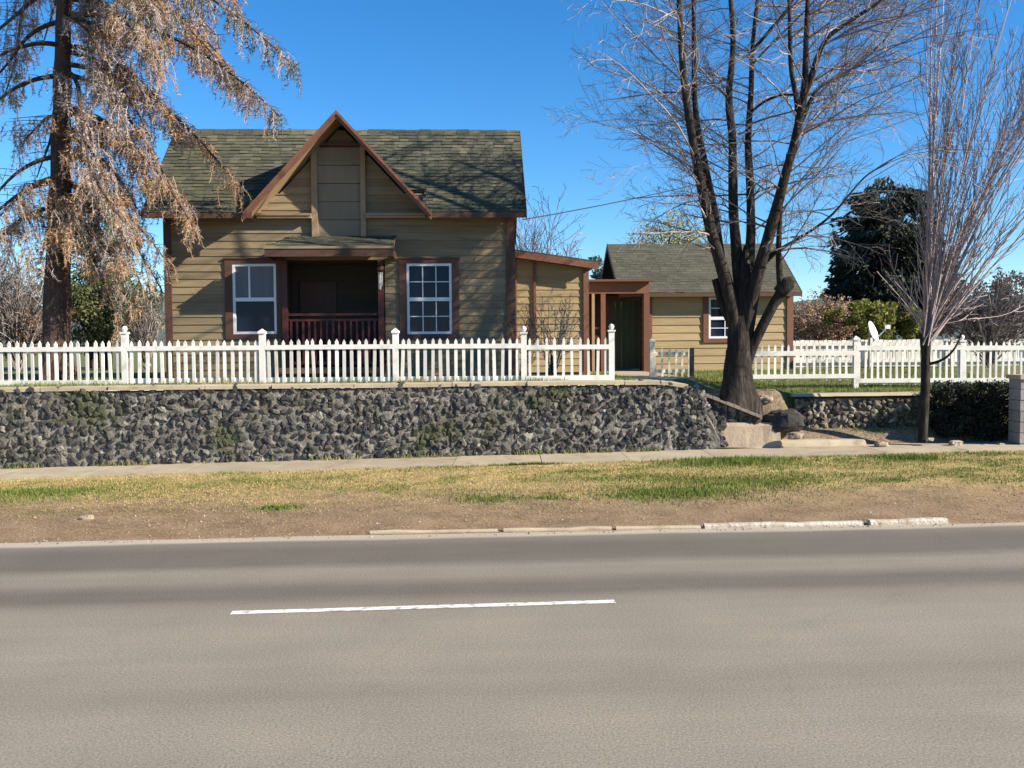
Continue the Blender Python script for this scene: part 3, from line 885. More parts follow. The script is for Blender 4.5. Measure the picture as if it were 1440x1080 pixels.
deck(mb, hx0 - ovl + .01, hx1 + ovr - .01, yc, RD, zc, rz - .004); deck(mb, hx0 - ovl + .01, hx1 + ovr - .01, RD, DEP + OH - .01, rz - .004, ez + .005)
mb.build('roof_deck', m_deck, roof, local=True)
mb = MB()   # fascia + rake boards
mb.box(hx0 - ovl, gL + .1, -OH - .022, -OH + .005, ez - .12, ez - .005)
mb.build('fascia', m_trim, house, local=True); mb = MB()
mb.box(gR - .1, hx1 + ovr, -OH - .022, -OH + .005, ez - .12, ez - .005)
mb.build('fascia', m_trim, house, local=True)
for xx in (hx0 - ovl - .024, hx1 + ovr + .001):
    mb = MB()
    for (yA, yB) in ((-OH, RD), (DEP + OH, RD)):
        mb.mesh([(xx, yA, ez - .14), (xx + .023, yA, ez - .14), (xx + .023, yB, rz - .14), (xx, yB, rz - .14), (xx, yA, ez + .015), (xx + .023, yA, ez + .015), (xx + .023, yB, rz + .015), (xx, yB, rz + .015)], BOXF)
    mb.build('rake_board', m_trim, house, local=True)

# gable roof
mb = MB()
for sg in (-1, 1):
    bx_ = gL if sg < 0 else gR
    e = V((bx_, -GOH, gzb)); top = V((gc, -GOH, gAz))
    up = (top - e)
    shingles(mb, e, (0, 1, 0), up, 2.35, up.length, exp=.135, tab=.22)
groof = mb.build('gable_roof', m_roof, house, local=True)
mb = MB()
for sg in (-1, 1):
    bx_ = gL if sg < 0 else gR
    mb.mesh([(bx_, -GOH + .01, gzb - .06), (gc, -GOH + .01, gAz - .065), (gc, 1.9, gAz - .065), (bx_, 1.9, gzb - .06), (bx_, -GOH + .01, gzb - .004), (gc, -GOH + .01, gAz - .006), (gc, 1.9, gAz - .006), (bx_, 1.9, gzb - .004)], BOXF if sg < 0 else [tuple(reversed(f)) for f in BOXF])
mb.build('gable_soffit', m_trim_tan, groof, local=True)
mb = MB()
for sg in (-1, 1):
    bx_ = gL - .04 if sg < 0 else gR + .04
    a0 = V((bx_, 0, gzb - .02)); b0 = V((gc, 0, gAz + .02))
    for (y0, y1, dz0, dz1) in ((-GOH - .03, -GOH + .006, -.15, .0), (-GOH - .055, -GOH - .031, -.06, .02)):
        vs = []
        for z_ in (dz0, dz1):
            vs += [(a0.x, y0, a0.z + z_), (b0.x, y0, b0.z + z_), (b0.x, y1, b0.z + z_), (a0.x, y1, a0.z + z_)]
        mb.mesh(vs, BOXF)
mb.build('rake_board', m_trim_red, house, local=True)

# corner boards, frieze
mb = MB(); mb.box(hx1 - .15, hx1 + .035, -.05, -.001, gz, wall_top - .01); mb.box(hx1 + .031, hx1 + .05, -.045, .12, gz, wall_top - .01)
mb.build('corner_board', m_trim, house, local=True)
mb = MB(); mb.box(hx0 - .035, hx0 + .12, -.05, -.001, gz, wall_top - .01)
mb.build('corner_board', m_trim, house, local=True)

# windows
window(house, FRONT, lw[0][0], lw[1][0], lw[0][1], lw[1][1], .16, upper=m_blind, vline=.36)
window(house, FRONT, rw[0][0], rw[1][0], rw[0][1], rw[1][1], .16)

# recessed porch
PD = 1.25
mb = MB()
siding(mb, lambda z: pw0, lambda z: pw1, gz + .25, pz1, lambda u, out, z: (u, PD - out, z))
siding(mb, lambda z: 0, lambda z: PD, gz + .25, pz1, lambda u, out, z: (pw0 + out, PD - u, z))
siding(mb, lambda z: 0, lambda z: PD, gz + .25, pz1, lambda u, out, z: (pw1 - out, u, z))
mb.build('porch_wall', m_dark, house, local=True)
mb = MB(); mb.box(pw0 - .02, pw1 + .02, -.45, PD, gz + .13, gz + .25)
mb.build('porch_floor', m_deck, house, local=True)
mb = MB(); mb.box(pw0, pw1, .0, PD, pz1 + .002, pz1 + .03); mb.build('porch_ceiling', m_deck, house, local=True)
mb = MB(); dw = .42
dcx = pw0 + .62
mb.box(dcx - dw, dcx + dw, PD - .08, PD - .032, gz + .26, gz + .26 + 1.95)
door = mb.build('door', m_trim, house, local=True)
mb = MB(); mb.box(dcx + dw - .1, dcx + dw - .05, PD - .13, PD - .081, gz + 1.2, gz + 1.25); mb.build('handle', m_metal, door, local=True)
for px in (401, 536):
    mb = MB(); u = H.hit(px, 420, -.06)[0]
    mb.box(u - .06, u + .06, -.12, -.0, gz + .25, pz1 - .002)
    mb.build('porch_post', m_rail, house, local=True)
# railing
mb = MB()
ra = H.hit(405, 441, -.06); rb = H.hit(531, 441, -.06); rz2 = H.hit(450, 449.5, -.06)[1]
mb.box(ra[0], rb[0], -.10, -.03, ra[1] - .05, ra[1] + .0); mb.box(ra[0], rb[0], -.085, -.035, rz2 - .035, rz2 + .015)
mb.box(ra[0], rb[0], -.085, -.035, gz + .32, gz + .38)
n = 15
for i in range(n):
    u = ra[0] + (rb[0] - ra[0]) * (i + .5) / n
    mb.box(u - .022, u + .022, -.08, -.04, gz + .38, rz2 - .035)
mb.build('porch_railing', m_rail, house, local=True)
# porch roof: a thin hipped slab with a deep fascia
prj = .85
fl_ = H.hit(372, 347.5, -prj); fr_ = H.hit(553, 347.5, -prj); wl = H.hit(414, 332, -.03); 
zf = fl_[1]; zw = wl[1]
mb = MB()
A = V((fl_[0], -prj, zf)); B = V((fr_[0], -prj, zf)); Cc = V((fr_[0], -.035, zw)); D = V((wl[0], -.035, zw)); E = V((fl_[0], -.035, zf))
up = D.lerp(Cc, .5) - V((D.lerp(Cc, .5).x, -prj, zf))
shingles(mb, A, (1, 0, 0), V((0, prj - .035, zw - zf)), B.x - A.x, V((0, prj - .035, zw - zf)).length, exp=.15, tab=.26, lift=.014,
         skip=lambda c: c.x < A.x + (D.x - A.x) * (c.z - zf) / (zw - zf) - .03)
shingles(mb, E, (0, -1, 0), V((D.x - E.x, 0, zw - zf)), prj - .03, (D - E).length, exp=.15, tab=.26, lift=.014,
         skip=lambda c: (c.y + prj) < (c.z - zf) / (zw - zf) * (prj - .03) - .05)
pr = mb.build('porch_roof', m_roof, house, local=True)
mb = MB(); th = V((0, 0, -.05))
e_ = V((0, 0, -.004))
mb.mesh([A + th, B + th, Cc + th, D + th, E + th, A + e_, B + e_, Cc + e_, D + e_, E + e_], [(5, 6, 7, 8), (5, 8, 9), (0, 3, 2, 1), (0, 4, 3), (0, 1, 6, 5), (1, 2, 7, 6), (4, 0, 5, 9)])
mb.build('porch_roof_deck', m_deck, pr, local=True)
mb = MB()
mb.box(A.x, B.x, -prj - .025, -prj + .005, zf - .20, zf - .04)
mb.box(A.x + .002, A.x + .03, -prj + .006, -.035, zf - .20, zf - .052); mb.box(B.x - .03, B.x - .002, -prj + .006, -.035, zf - .20, zf - .052)
mb.build('porch_fascia', m_trim, pr, local=True)
mb = MB()
mb.box(A.x - .02, B.x + .02, -prj - .045, -prj + .0, zf - .036, zf + .012)
mb.build('drip_edge', m_trim_tan, pr, local=True)

# ---------------- lean-to addition at the right of the cottage (part of the house)
AY = 1.7
AX = lambda px, py=420: H.hit(px, py, AY)
ax1 = AX(826)[0]
ztL = AX(722, 352)[1]; ztR = AX(842, 369)[1]; axr = AX(842)[0]
atop = lambda u: ztL + (ztR - ztL) * (u - hx1) / (axr - hx1) - .17
mb = MB()
T2 = lambda u, out, z: (u, AY - out, z)
nb = 0
zs_top = atop(ax1)
siding(mb, lambda z: hx1 + .0, lambda z: ax1 if z < zs_top else max(hx1 + .02, hx1 + (ax1 - hx1) * (atop(hx1) - z) / (atop(hx1) - zs_top)), gz + .05, atop(hx1), T2)
siding(mb, lambda z: 0, lambda z: 2.2, gz + .05, zs_top, lambda u, out, z: (ax1 + out, AY + u, z))
mb.build('addition_wall', m_siding_tan, house, local=True)
mb = MB()
for px in (748, 750.5):
    pass
u = AX(752)[0]; mb.box(u - .03, u + .03, AY - .065, AY - .01, gz + .8, atop(u) + .02)
mb.box(ax1 - .10, ax1 + .03, AY - .06, AY - .001, gz, atop(ax1))
mb.box(hx1 + .052, hx1 + .16, AY - .06, AY - .001, gz, atop(hx1))
mb.build('addition_trim', m_trim_red, house, local=True)
mb = MB()
y0, y1 = AY - .32, AY + 2.4
mb.mesh([(hx1 + .055, y0, ztL - .06), (axr, y0, ztR - .06), (axr, y1, ztR - .06), (hx1 + .055, y1, ztL - .06), (hx1 + .055, y0, ztL), (axr, y0, ztR), (axr, y1, ztR), (hx1 + .055, y1, ztL)], BOXF)
ar = mb.build('addition_roof', m_roof2, house, local=True)
mb = MB()
mb.mesh([(hx1 + .055, y0 - .03, ztL - .19), (axr - .05, y0 - .03, ztR - .19), (axr - .05, y0 - .002, ztR - .19), (hx1 + .055, y0 - .002, ztL - .19), (hx1 + .055, y0 - .03, ztL - .035), (axr - .05, y0 - .03, ztR - .035), (axr - .05, y0 - .002, ztR - .035), (hx1 + .055, y0 - .002, ztL - .035)], BOXF)
mb.build('addition_fascia', m_trim_red, ar, local=True)

# wind chime under the porch eave
wc = H.world((H.hit(535, 390, -.35)[0], -.35, 0)); wz = H.hit(535, 372, -.35)[1]
t_wc = thing('wind_chime', 'white wind chime hanging at the right end of the porch', 'wind chime', (wc.x, wc.y, wz))
mb = MB(); mb.tube([(wc.x, wc.y, wz + .08), (wc.x, wc.y, wz - .02)], [.006, .006], 5); mb.tube([(wc.x, wc.y, wz - .02), (wc.x, wc.y, wz - .05), (wc.x, wc.y, wz - .12), (wc.x, wc.y, wz - .16)], [.02, .075, .08, .03], 10, True)
mb.build('hanger', m_trim, t_wc)
for k in range(4):
    a = k * 1.57; mb = MB(); x, y = wc.x + .035 * math.cos(a), wc.y + .035 * math.sin(a)
    mb.tube([(x, y, wz - .17), (x, y, wz - .46 - .03 * k)], [.014, .014], 6, True); mb.build('chime_tube', m_white, t_wc)

# ---------------- covered walkway with the green door
B_ = Frame(880, 500, 23.6)
t_bw = thing('covered_walkway', 'red beamed covered walkway with dark green door between cottage and garage', 'walkway', (B_.o.x, B_.o.y, 0), YAW)
x0 = B_.hit(824, 400)[0]; x1 = B_.hit(912, 400)[0]
zb1 = B_.hit(860, 397)[1]; zb0 = B_.hit(860, 413)[1]
mb = MB(); mb.box(x0, x1, -.06, .06, zb0, zb1); mb.build('beam', m_trim_red, t_bw, local=True)
mb = MB(); mb.mesh([(x0 - .1, -.25, zb1 + .004), (x1 + .1, -.25, zb1 + .004), (x1 + .1, 1.6, zb1 + .1), (x0 - .1, 1.6, zb1 + .1), (x0 - .1, -.25, zb1 + .06), (x1 + .1, -.25, zb1 + .06), (x1 + .1, 1.6, zb1 + .16), (x0 - .1, 1.6, zb1 + .16)], BOXF)
mb.build('roof', m_trim_red, t_bw, local=True)
for px, w, mt in ((822, .09, m_trim_red), (834, .07, m_trim_tan), (848, .12, m_trim_red), (909, .15, m_trim_red)):
    u = B_.hit(px, 450)[0]; mb = MB(); mb.box(u - w / 2, u + w / 2, -.055, .055, gz - .02, zb0 - .002); mb.build('post', mt, t_bw, local=True)
mb = MB(); DY = 1.2
dl = B_.hit(857, 450, DY)[0]; dr = B_.hit(899, 450, DY)[0]; dt = B_.hit(880, 421, DY)[1]
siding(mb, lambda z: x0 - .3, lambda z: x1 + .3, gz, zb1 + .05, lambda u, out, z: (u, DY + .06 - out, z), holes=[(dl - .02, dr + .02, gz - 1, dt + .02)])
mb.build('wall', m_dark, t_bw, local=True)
mb = MB(); mb.box(dl - .1, dl, DY - .04, DY + .03, gz, dt + .1); mb.box(dr, dr + .1, DY - .04, DY + .03, gz, dt + .1); mb.box(dl, dr, DY - .04, DY + .03, dt, dt + .1)
mb.build('door_frame', m_trim, t_bw, local=True)
mb = MB()
for i in range(5):
    a = dl + (dr - dl) * i / 5; b = dl + (dr - dl) * (i + 1) / 5 - .008
    mb.box(a, b, DY - .0, DY + .04, gz + .05, dt - .005)
dg = mb.build('door', m_green_door, t_bw, local=True)
mb = MB(); mb.box(dl + .06, dl + .1, DY - .05, DY - .001, gz + .95, gz + 1.05); mb.build('handle', m_metal, dg, local=True)
mb = MB(); ux = B_.hit(838, 430)[0]
for (pa_, pb_, ra_, rb_) in ((826, 846, 472, 477), (826, 846, 460, 463)):
    mb.box(B_.hit(pa_, 450, .03)[0], B_.hit(pb_, 450, .03)[0], -.02, .02, B_.hit(835, rb_)[1], B_.hit(835, ra_)[1])
mb.build('rail', m_rail, t_bw, local=True)

# ---------------- garage
G = Frame(905, 500, 24.0)
gar = thing('garage', 'small tan clapboard outbuilding with green shingle roof behind the big bare tree', 'outbuilding', (G.o.x, G.o.y, 0), YAW)
g0 = 0.12; g1 = G.hit(1113, 450)[0]; GO = .35
gez = G.hit(1000, 411, -GO)[1]; GRD = 1.75; grz = G.hit(990, 343, GRD)[1]; gsl2 = (grz - gez) / (GRD + GO); gwt = gez + gsl2 * GO - .03
gw = [G.hit(996, 476), G.hit(1043, 418)]
mb = MB()
siding(mb, lambda z: g0, lambda z: g1, gz, gwt, FRONT, exp=.2, holes=[(gw[0][0] - .1, gw[1][0] + .1, gw[0][1] - .06, gw[1][1] + .06)])
siding(mb, lambda z: 0, lambda z: 2 * GRD, gz, gwt, lambda u, out, z: (g1 + out, u, z), exp=.2)
siding(mb, lambda z: -2 * GRD, lambda z: 0, gz, gwt, lambda u, out, z: (g0 - out, -u, z), exp=.2)
for sg in (1, -1):
    s_ = lambda z: max(0, min(GRD, (z - gwt) / gsl2))
    if sg > 0: siding(mb, lambda z: s_(z), lambda z: 2 * GRD - s_(z), gwt, grz - .08, lambda u, out, z: (g1 + out, u, z), exp=.2)
    else: siding(mb, lambda z: -2 * GRD + s_(z), lambda z: -s_(z), gwt, grz - .08, lambda u, out, z: (g0 - out, -u, z), exp=.2)
mb.build('wall', m_siding_tan, gar, local=True)
mb = MB(); mb.face([(g0, 2 * GRD, gz), (g1, 2 * GRD, gz), (g1, 2 * GRD, gwt), (g0, 2 * GRD, gwt)]); mb.build('back_wall', m_siding_tan, gar, local=True)
gl = G.hit(872, 399, -GO)[0]; gr = G.hit(1127, 411, -GO)[0]
rl = math.hypot(GRD + GO, grz - gez)
mb = MB()
shingles(mb, (gl, -GO, gez), (1, 0, 0), V((0, GRD + GO, grz - gez)), gr - gl, rl, exp=.13, tab=.22, lift=.010)
shingles(mb, (gl, 2 * GRD + GO, gez), (1, 0, 0), V((0, -GRD - GO, grz - gez)), gr - gl, rl, exp=.4, tab=.6)
gro = mb.build('roof', m_roof2, gar, local=True)
mb = MB(); deck(mb, gl + .01, gr - .01, -GO + .01, GRD, gez + .0, grz - .005); deck(mb, gl + .01, gr - .01, GRD, 2 * GRD + GO - .01, grz - .005, gez)
mb.build('roof_deck', m_deck, gro, local=True)
mb = MB(); mb.box(gl, gr, -GO - .02, -GO + .005, gez - .11, gez - .01); mb.build('fascia', m_trim, gar, local=True)
for xx in (gl - .024, gr + .001):
    mb = MB()
    for (yA, yB) in ((-GO, GRD), (2 * GRD + GO, GRD)):
        mb.mesh([(xx, yA, gez - .14), (xx + .023, yA, gez - .14), (xx + .023, yB, grz - .14), (xx, yB, grz - .14), (xx, yA, gez + .015), (xx + .023, yA, gez + .015), (xx + .023, yB, grz + .015), (xx, yB, grz + .015)], BOXF)
    mb.build('rake_board', m_trim, gar, local=True)
for (a, b) in ((g1 - .13, g1 + .035), (g0 - .035, g0 + .1)):
    mb = MB(); mb.box(a, b, -.05, -.001, gz, gwt - .01); mb.build('corner_board', m_trim_red, gar, local=True)
window(gar, FRONT, gw[0][0], gw[1][0], gw[0][1], gw[1][1], .14, grid=(2, 2), tm=m_trim_red)

# ------------------------------------------------------------------ fences
def picket_panel(a, b, zb, zt, rails, sp=.14, w=.062, name='fence_panel', mat=None, parent=None, miss=0.0, tall=None):
    a = V(a); b = V(b); L_ = (V((b.x, b.y, 0)) - V((a.x, a.y, 0))).length; dd = V(((b.x - a.x) / L_, (b.y - a.y) / L_, 0)); nn = V((dd.y, -dd.x, 0))
    mb = MB()
    n = int(round(L_ / sp)); 
    for i in range(n):
        if rnd.random() < miss: continue
        c = V((a.x, a.y, 0)) + dd * (L_ * (i + .5) / n + rnd.uniform(-.006, .006)); lean = rnd.gauss(0, .011)
        zt_ = zt + rnd.uniform(-.012, .012); zb_ = zb + rnd.uniform(-.01, .02)
        wv = w * rnd.uniform(.9, 1.08)
        prof = [(-wv / 2, zb_), (wv / 2, zb_), (wv / 2 + lean, zt_ - .05), (lean, zt_), (-wv / 2 + lean, zt_ - .05)]
        fr = [c + dd * p[0] + nn * .032 + V((0, 0, p[1])) for p in prof]; bk = [c + dd * p[0] + nn * .012 + V((0, 0, p[1])) for p in prof]
        mb.mesh(fr + bk, [(0, 1, 2, 3, 4), (9, 8, 7, 6, 5)] + [((k + 1) % 5, k, k + 5, (k + 1) % 5 + 5) for k in range(5)], rnd.random())
    for (z, h, off) in rails:
        c0 = V((a.x, a.y, z)); c1 = V((b.x, b.y, z + rnd.uniform(-.01, .01)))
        mb.prism(c0 + nn * off, c1 + nn * off, .04, h, r=.6)
    return mb.build(name, mat or m_white, parent)


def fence_post(p, zb, zt, w=.105, parent=None, mat=None, ball=False):
    mb = MB(); h = w / 2
    mb.box(p.x - h, p.x + h, p.y - h, p.y + h, zb, zt - .10, .6)
    o = mb.build('post', mat or m_white, parent)
    mb = MB(); e = h + .018
    mb.box(p.x - e, p.x + e, p.y - e, p.y + e, zt - .097, zt - .065, .6)
    if ball:
        mb.tube([(p.x, p.y, zt - .064), (p.x, p.y, zt - .045), (p.x, p.y, zt - .0), (p.x, p.y, zt + .03), (p.x, p.y, zt + .05)], [.02, .04, .055, .04, .005], 10, True, .6)
    else:
        mb.mesh([(p.x - e, p.y - e, zt - .064), (p.x + e, p.y - e, zt - .064), (p.x + e, p.y + e, zt - .064), (p.x - e, p.y + e, zt - .064), (p.x, p.y, zt)], [(0, 1, 4), (1, 2, 4), (2, 3, 4), (3, 0, 4)], .6)
    mb.build('cap', mat or m_white, o)


FY = 17.25
t_f = thing('picket_fence', 'long white picket fence along the top of the stone wall before the cottage', 'fence', (-3, FY, WT))
posts = [(-16, 540), (177, 540), (370, 537.5), (557, 536.5), (737, 535.5), (860, 535.5)]
pts = []
for px, py in posts:
    p = at(px, py, FY); pts.append(p)
ztop = [at(px, ty, FY).z for px, ty in ((-16, 466), (177, 462), (370, 462), (557, 461), (737, 462), (860, 459))]
pm = at(-220, 541, FY - .3)
allp = [pm] + pts; allz = [ztop[0]] + ztop
for i, p in enumerate(allp):
    fence_post(p, 1.3, allz[i], parent=t_f, ball=i in (2, 5, 6))
for i in range(len(allp) - 1):
    a, b = allp[i], allp[i + 1]
    zp = .5 * (at(0, 478, FY).z + at(720, 478, FY).z) + (0.0)
    rails = [(at(400, 488.5, FY).z, .085, -.01), (1.56, .085, -.01)]
    if i == 5: rails = [(at(800, 488, FY).z, .085, .035), (1.545, .10, .035)]
    if i in (0, 1): rails[1] = (1.54, .095, .034); 
    rails[0] = (rails[0][0], .085, .034)
    picket_panel(a + (b - a) * .02, b - (b - a) * .02, 1.50, at(400, 477.5, FY).z, rails, sp=.143 if i < 5 else .155, w=.058 if i < 5 else .05, parent=t_f)

# fence on the lawn at right
RY = 19.6
t_f2 = thing('picket_fence', 'white picket fence on the lawn right of the big bare tree', 'fence', (8, RY, 1.25))
rp = [(1030, 538, 480), (1203, 543, 472), (1352, 538, 474), (1500, 538, 474), (1660, 538, 474)]
pp_ = [at(px, py, RY) for px, py, _ in rp]
for i, p in enumerate(pp_):
    if i: fence_post(p, 1.0, at(rp[i][0], rp[i][2], RY).z, parent=t_f2, ball=i == 2)
for i in range(4):
    a, b = pp_[i], pp_[i + 1]
    zt_ = at(rp[i][0] + 50, 480, RY).z; zr = at(rp[i][0] + 50, 497 if i == 0 else 489, RY).z
    picket_panel(a, b, yard_z(a.x, RY) + .08, zt_ if i else zt_ - .06, [(zr, .10, .034), (yard_z(a.x, RY) + .16, .09, .034)], sp=.135, w=.047, parent=t_f2)
# second, farther white fence
t_f3 = thing('board_fence', 'far white board fence beyond the lawn before the brown thicket', 'fence', (12, 27, 1.5))
mb = MB()
a = at(1106, 479, 27); b = at(1700, 474, 27)
x = a.x
while x < b.x:
    w = .135; mb.box(x, x + w - .02, 26.99, 27.01, 1.45, a.z + rnd.uniform(-.015, .015)); x += w
mb.box(a.x, b.x, 26.93, 26.985, a.z - .16, a.z - .06, .6); mb.box(a.x, b.x, 26.93, 26.985, 1.6, 1.7, .6)
mb.build('fence_panel', m_white, t_f3)
for k in range(6):
    mb = MB(); x = a.x + k * 2.4; mb.box(x - .06, x + .06, 26.86, 26.925, 1.4, a.z + .06); mb.build('post', m_white, t_f3)
# short leaning piece by the green door
t_f4 = thing('picket_fence', 'short weathered picket fence piece beside the path to the green door', 'fence', (3.1, 19.6, 1.45))
a = at(917, 535, 19.6); b = at(973, 532, 19.6)
fence_post(a, 1.2, at(917, 474, 19.6).z, .10, t_f4, m_white_old)
picket_panel(a, b, 1.47, at(945, 489, 19.6).z, [(at(945, 497, 19.6).z, .07, -.01), (1.6, .07, -.01)], .14, .042, parent=t_f4, mat=m_white_old)
mb = MB(); mb.box(b.x - .04, b.x + .04, b.y - .04, b.y + .04, 1.2, at(973, 489, 19.6).z); mb.build('post', m_bark, t_f4)

# block pillar at the right edge
t_p = thing('block_pillar', 'grey block pillar at the end of the dark hedge', 'pillar', (9.6, 17.1, .2))
pl = at(1431, 560, 16.95).x; ptz = at(1436, 527, 16.95).z
mb = MB(); z = .1; k = 0
while z < ptz - .07:
    h = .2; off = .0 if k % 2 else .2
    x = pl - (.2 if k % 2 else 0)
    xx = pl
    while xx < pl + 2.4:
        e = min(pl + 2.4, xx + (.4 if xx > pl or k % 2 == 0 else .2))
        mb.box(xx, e - .012, 16.85 + rnd.uniform(-.008, .008), 17.25, z, min(ptz - .07, z + h) - .012); xx = e
    z += h; k += 1
mb.build('blocks', m_block, t_p)
mb = MB(); mb.box(pl - .03, pl + 2.45, 16.80, 17.3, ptz - .078, ptz); mb.build('cap', m_concrete, t_p)
mb = MB(); mb.box(pl + .01, pl + 2.38, 16.9, 17.2, .0, ptz - .085); mb.build('core', m_mortar, t_p)

# satellite dish
dc = at(1228, 466, 23.5)
t_d = thing('satellite_dish', 'white satellite dish on a short pole behind the lawn fence', 'satellite dish', (dc.x, dc.y, 1.5))
mb = MB(); nr = 5; ns = 18
nrm = V((.72, -.62, .34)).normalized(); ua = nrm.cross(V((0, 0, 1))).normalized(); ub = nrm.cross(ua)
vs = [dc - nrm * .06]; fs = []
for i in range(1, nr + 1):
    for k in range(ns):
        t = 2 * math.pi * k / ns; q = i / nr
        vs.append(dc + (ua * math.cos(t) * .24 + ub * math.sin(t) * .28) * q + nrm * (-.06 + .07 * q * q))
for k in range(ns): fs.append((0, 1 + k, 1 + (k + 1) % ns))
for i in range(nr - 1):
    for k in range(ns): fs.append((1 + i * ns + k, 1 + (i + 1) * ns + k, 1 + (i + 1) * ns + (k + 1) % ns, 1 + i * ns + (k + 1) % ns))
nv = len(vs)
mb.mesh(vs + [v - nrm * .015 for v in vs], fs + [tuple(nv + i for i in reversed(f)) for f in fs])
mb.build('reflector', m_dish, t_d, smooth=True)
mb = MB(); mb.prism(dc - V((0, 0, .26)), dc + nrm * .36 - V((0, 0, .04)), .025, .025); mb.build('feed_arm', m_dish, t_d)
mb = MB(); e = dc + nrm * .38; mb.box(e.x - .05, e.x + .05, e.y - .05, e.y + .05, e.z - .07, e.z + .03); mb.build('receiver', m_dish, t_d)
mb = MB(); mb.tube([(dc.x - nrm.x * .1, dc.y - nrm.y * .1, 1.4), (dc.x - nrm.x * .1, dc.y - nrm.y * .1, dc.z)], [.025, .025], 8, True); mb.build('pole', m_metal, t_d)

# utility wire
mb = MB(); a = at(735, 309, 23.0); b = at(1500, 60, 40)
pts = [a.lerp(b, i / 24) - V((0, 0, .9 * 4 * (i / 24) * (1 - i / 24))) for i in range(25)]
mb.tube(pts, [.014] * 25, 5, True)
tag(mb.build('utility_wire', m_wire), 'thin dark utility wire rising from behind the cottage into the bare tree', 'wire')


# ------------------------------------------------------------------ plants
def rdir():
    while True:
        v = V((rnd.uniform(-1, 1), rnd.uniform(-1, 1), rnd.uniform(-1, 1)))
        if .05 < v.length < 1: return v.normalized()


def leaf(mb, c, s, d=None, r=None, asp=.5):
    d = d or rdir(); e = d.cross(rdir())
    if e.length < .05: return
    e.normalize(); d = d * s; e = e * (s * asp)
    mb.face([c - d * .5, c + e * .5, c + d * .5, c - e * .5], r)


def needle(mb, c, d, ln, w, r):
    e = d.cross(rdir())
    if e.length < .05: return
    e = e.normalized() * w
    mb.face([c - e, c + e, c + d * ln], r)


def grow(mb, p, d, ln, r, lvl, cfg):
    """a wandering tapering shoot with side shoots"""
    n = cfg['seg'][lvl]; pts = [p]; rad = [r]; dirs = [d]
    wob, up = cfg['wob'][lvl], cfg['up'][lvl]
    for i in range(n):
        d = (d + rdir() * wob + V((0, 0, up))).normalized()
        p = p + d * (ln / n); pts.append(p); dirs.append(d); rad.append(max(r * (1 - (i + 1) / n * cfg['tap']), cfg['rmin']))
    mb.tube(pts, rad, cfg['sides'][lvl], r=rnd.random())
    if lvl + 1 < len(cfg['seg']):
        m = cfg['kids'][lvl]
        m = int(m * ln + rnd.random()) if cfg.get('perm') else m
        for k in range(m):
            t = cfg['start'][lvl] + (1 - cfg['start'][lvl]) * (k + rnd.random()) / m
            f = t * n; i = min(n - 1, int(f)); q = pts[i].lerp(pts[i + 1], f - i)
            a = dirs[i]; side = a.cross(rdir())
            if side.length < .1: continue
            side.normalize(); ang = R(rnd.uniform(*cfg['ang'][lvl]))
            nd = a * math.cos(ang) + side * math.sin(ang)
            l2 = ln * rnd.uniform(*cfg['len'][lvl]) * (1 - .55 * t)
            grow(mb, q, nd, l2, min(rad[i] * .7, max(cfg['rmin'], rad[i] * .5)), lvl + 1, cfg)
    return pts


def smooth_pts(pts, n):
    """Catmull-Rom through the points"""
    out = []
    P = [pts[0] * 2 - pts[1]] + list(pts) + [pts[-1] * 2 - pts[-2]]
    for i in range(1, len(P) - 2):
        for k in range(n):
            t = k / n; a, b, c, d = P[i - 1], P[i], P[i + 1], P[i + 2]
            out.append(.5 * ((2 * b) + (c - a) * t + (2 * a - 5 * b + 4 * c - d) * t * t + (3 * b - a - 3 * c + d) * t ** 3))
    out.append(pts[-1]); return out


# ---- the big bare tree
TY = 17.8
def tp(px, py, dy=0.0): return at(px, py, TY + dy)
base = tp(1036, 552)
t_tree = thing('bare_tree', 'big leafless multi-stemmed tree at the top of the front steps', 'tree', (base.x, base.y, base.z))
mb = MB()
def limb(pix, r0, r1, sides=9, n=5, wob=.12):
    pts = smooth_pts([tp(*q) for q in pix], n)
    m_ = len(pts); rad = [r0 + (r1 - r0) * (i / (m_ - 1)) ** .8 for i in range(m_)]
    mb.tube(pts, rad, sides, wob=wob); return pts, rad
tpts = smooth_pts([tp(*q) for q in [(1033, 566), (1034, 550), (1037, 520), (1040, 488), (1041, 462), (1043, 436), (1046, 405), (1048, 370), (1049, 345)]], 5)
tm_ = len(tpts) - 1
def trad(t):
    for (a, ra_), (b, rb_) in zip(((0, .265), (.45, .225), (.62, .20), (.75, .15), (.88, .10)), ((.45, .225), (.62, .20), (.75, .15), (.88, .10), (1.01, .03))):
        if t <= b: return ra_ + (rb_ - ra_) * (t - a) / (b - a)
    return .03
mb.tube(tpts, [trad(i / tm_) for i in range(tm_ + 1)], 16, wob=.22)
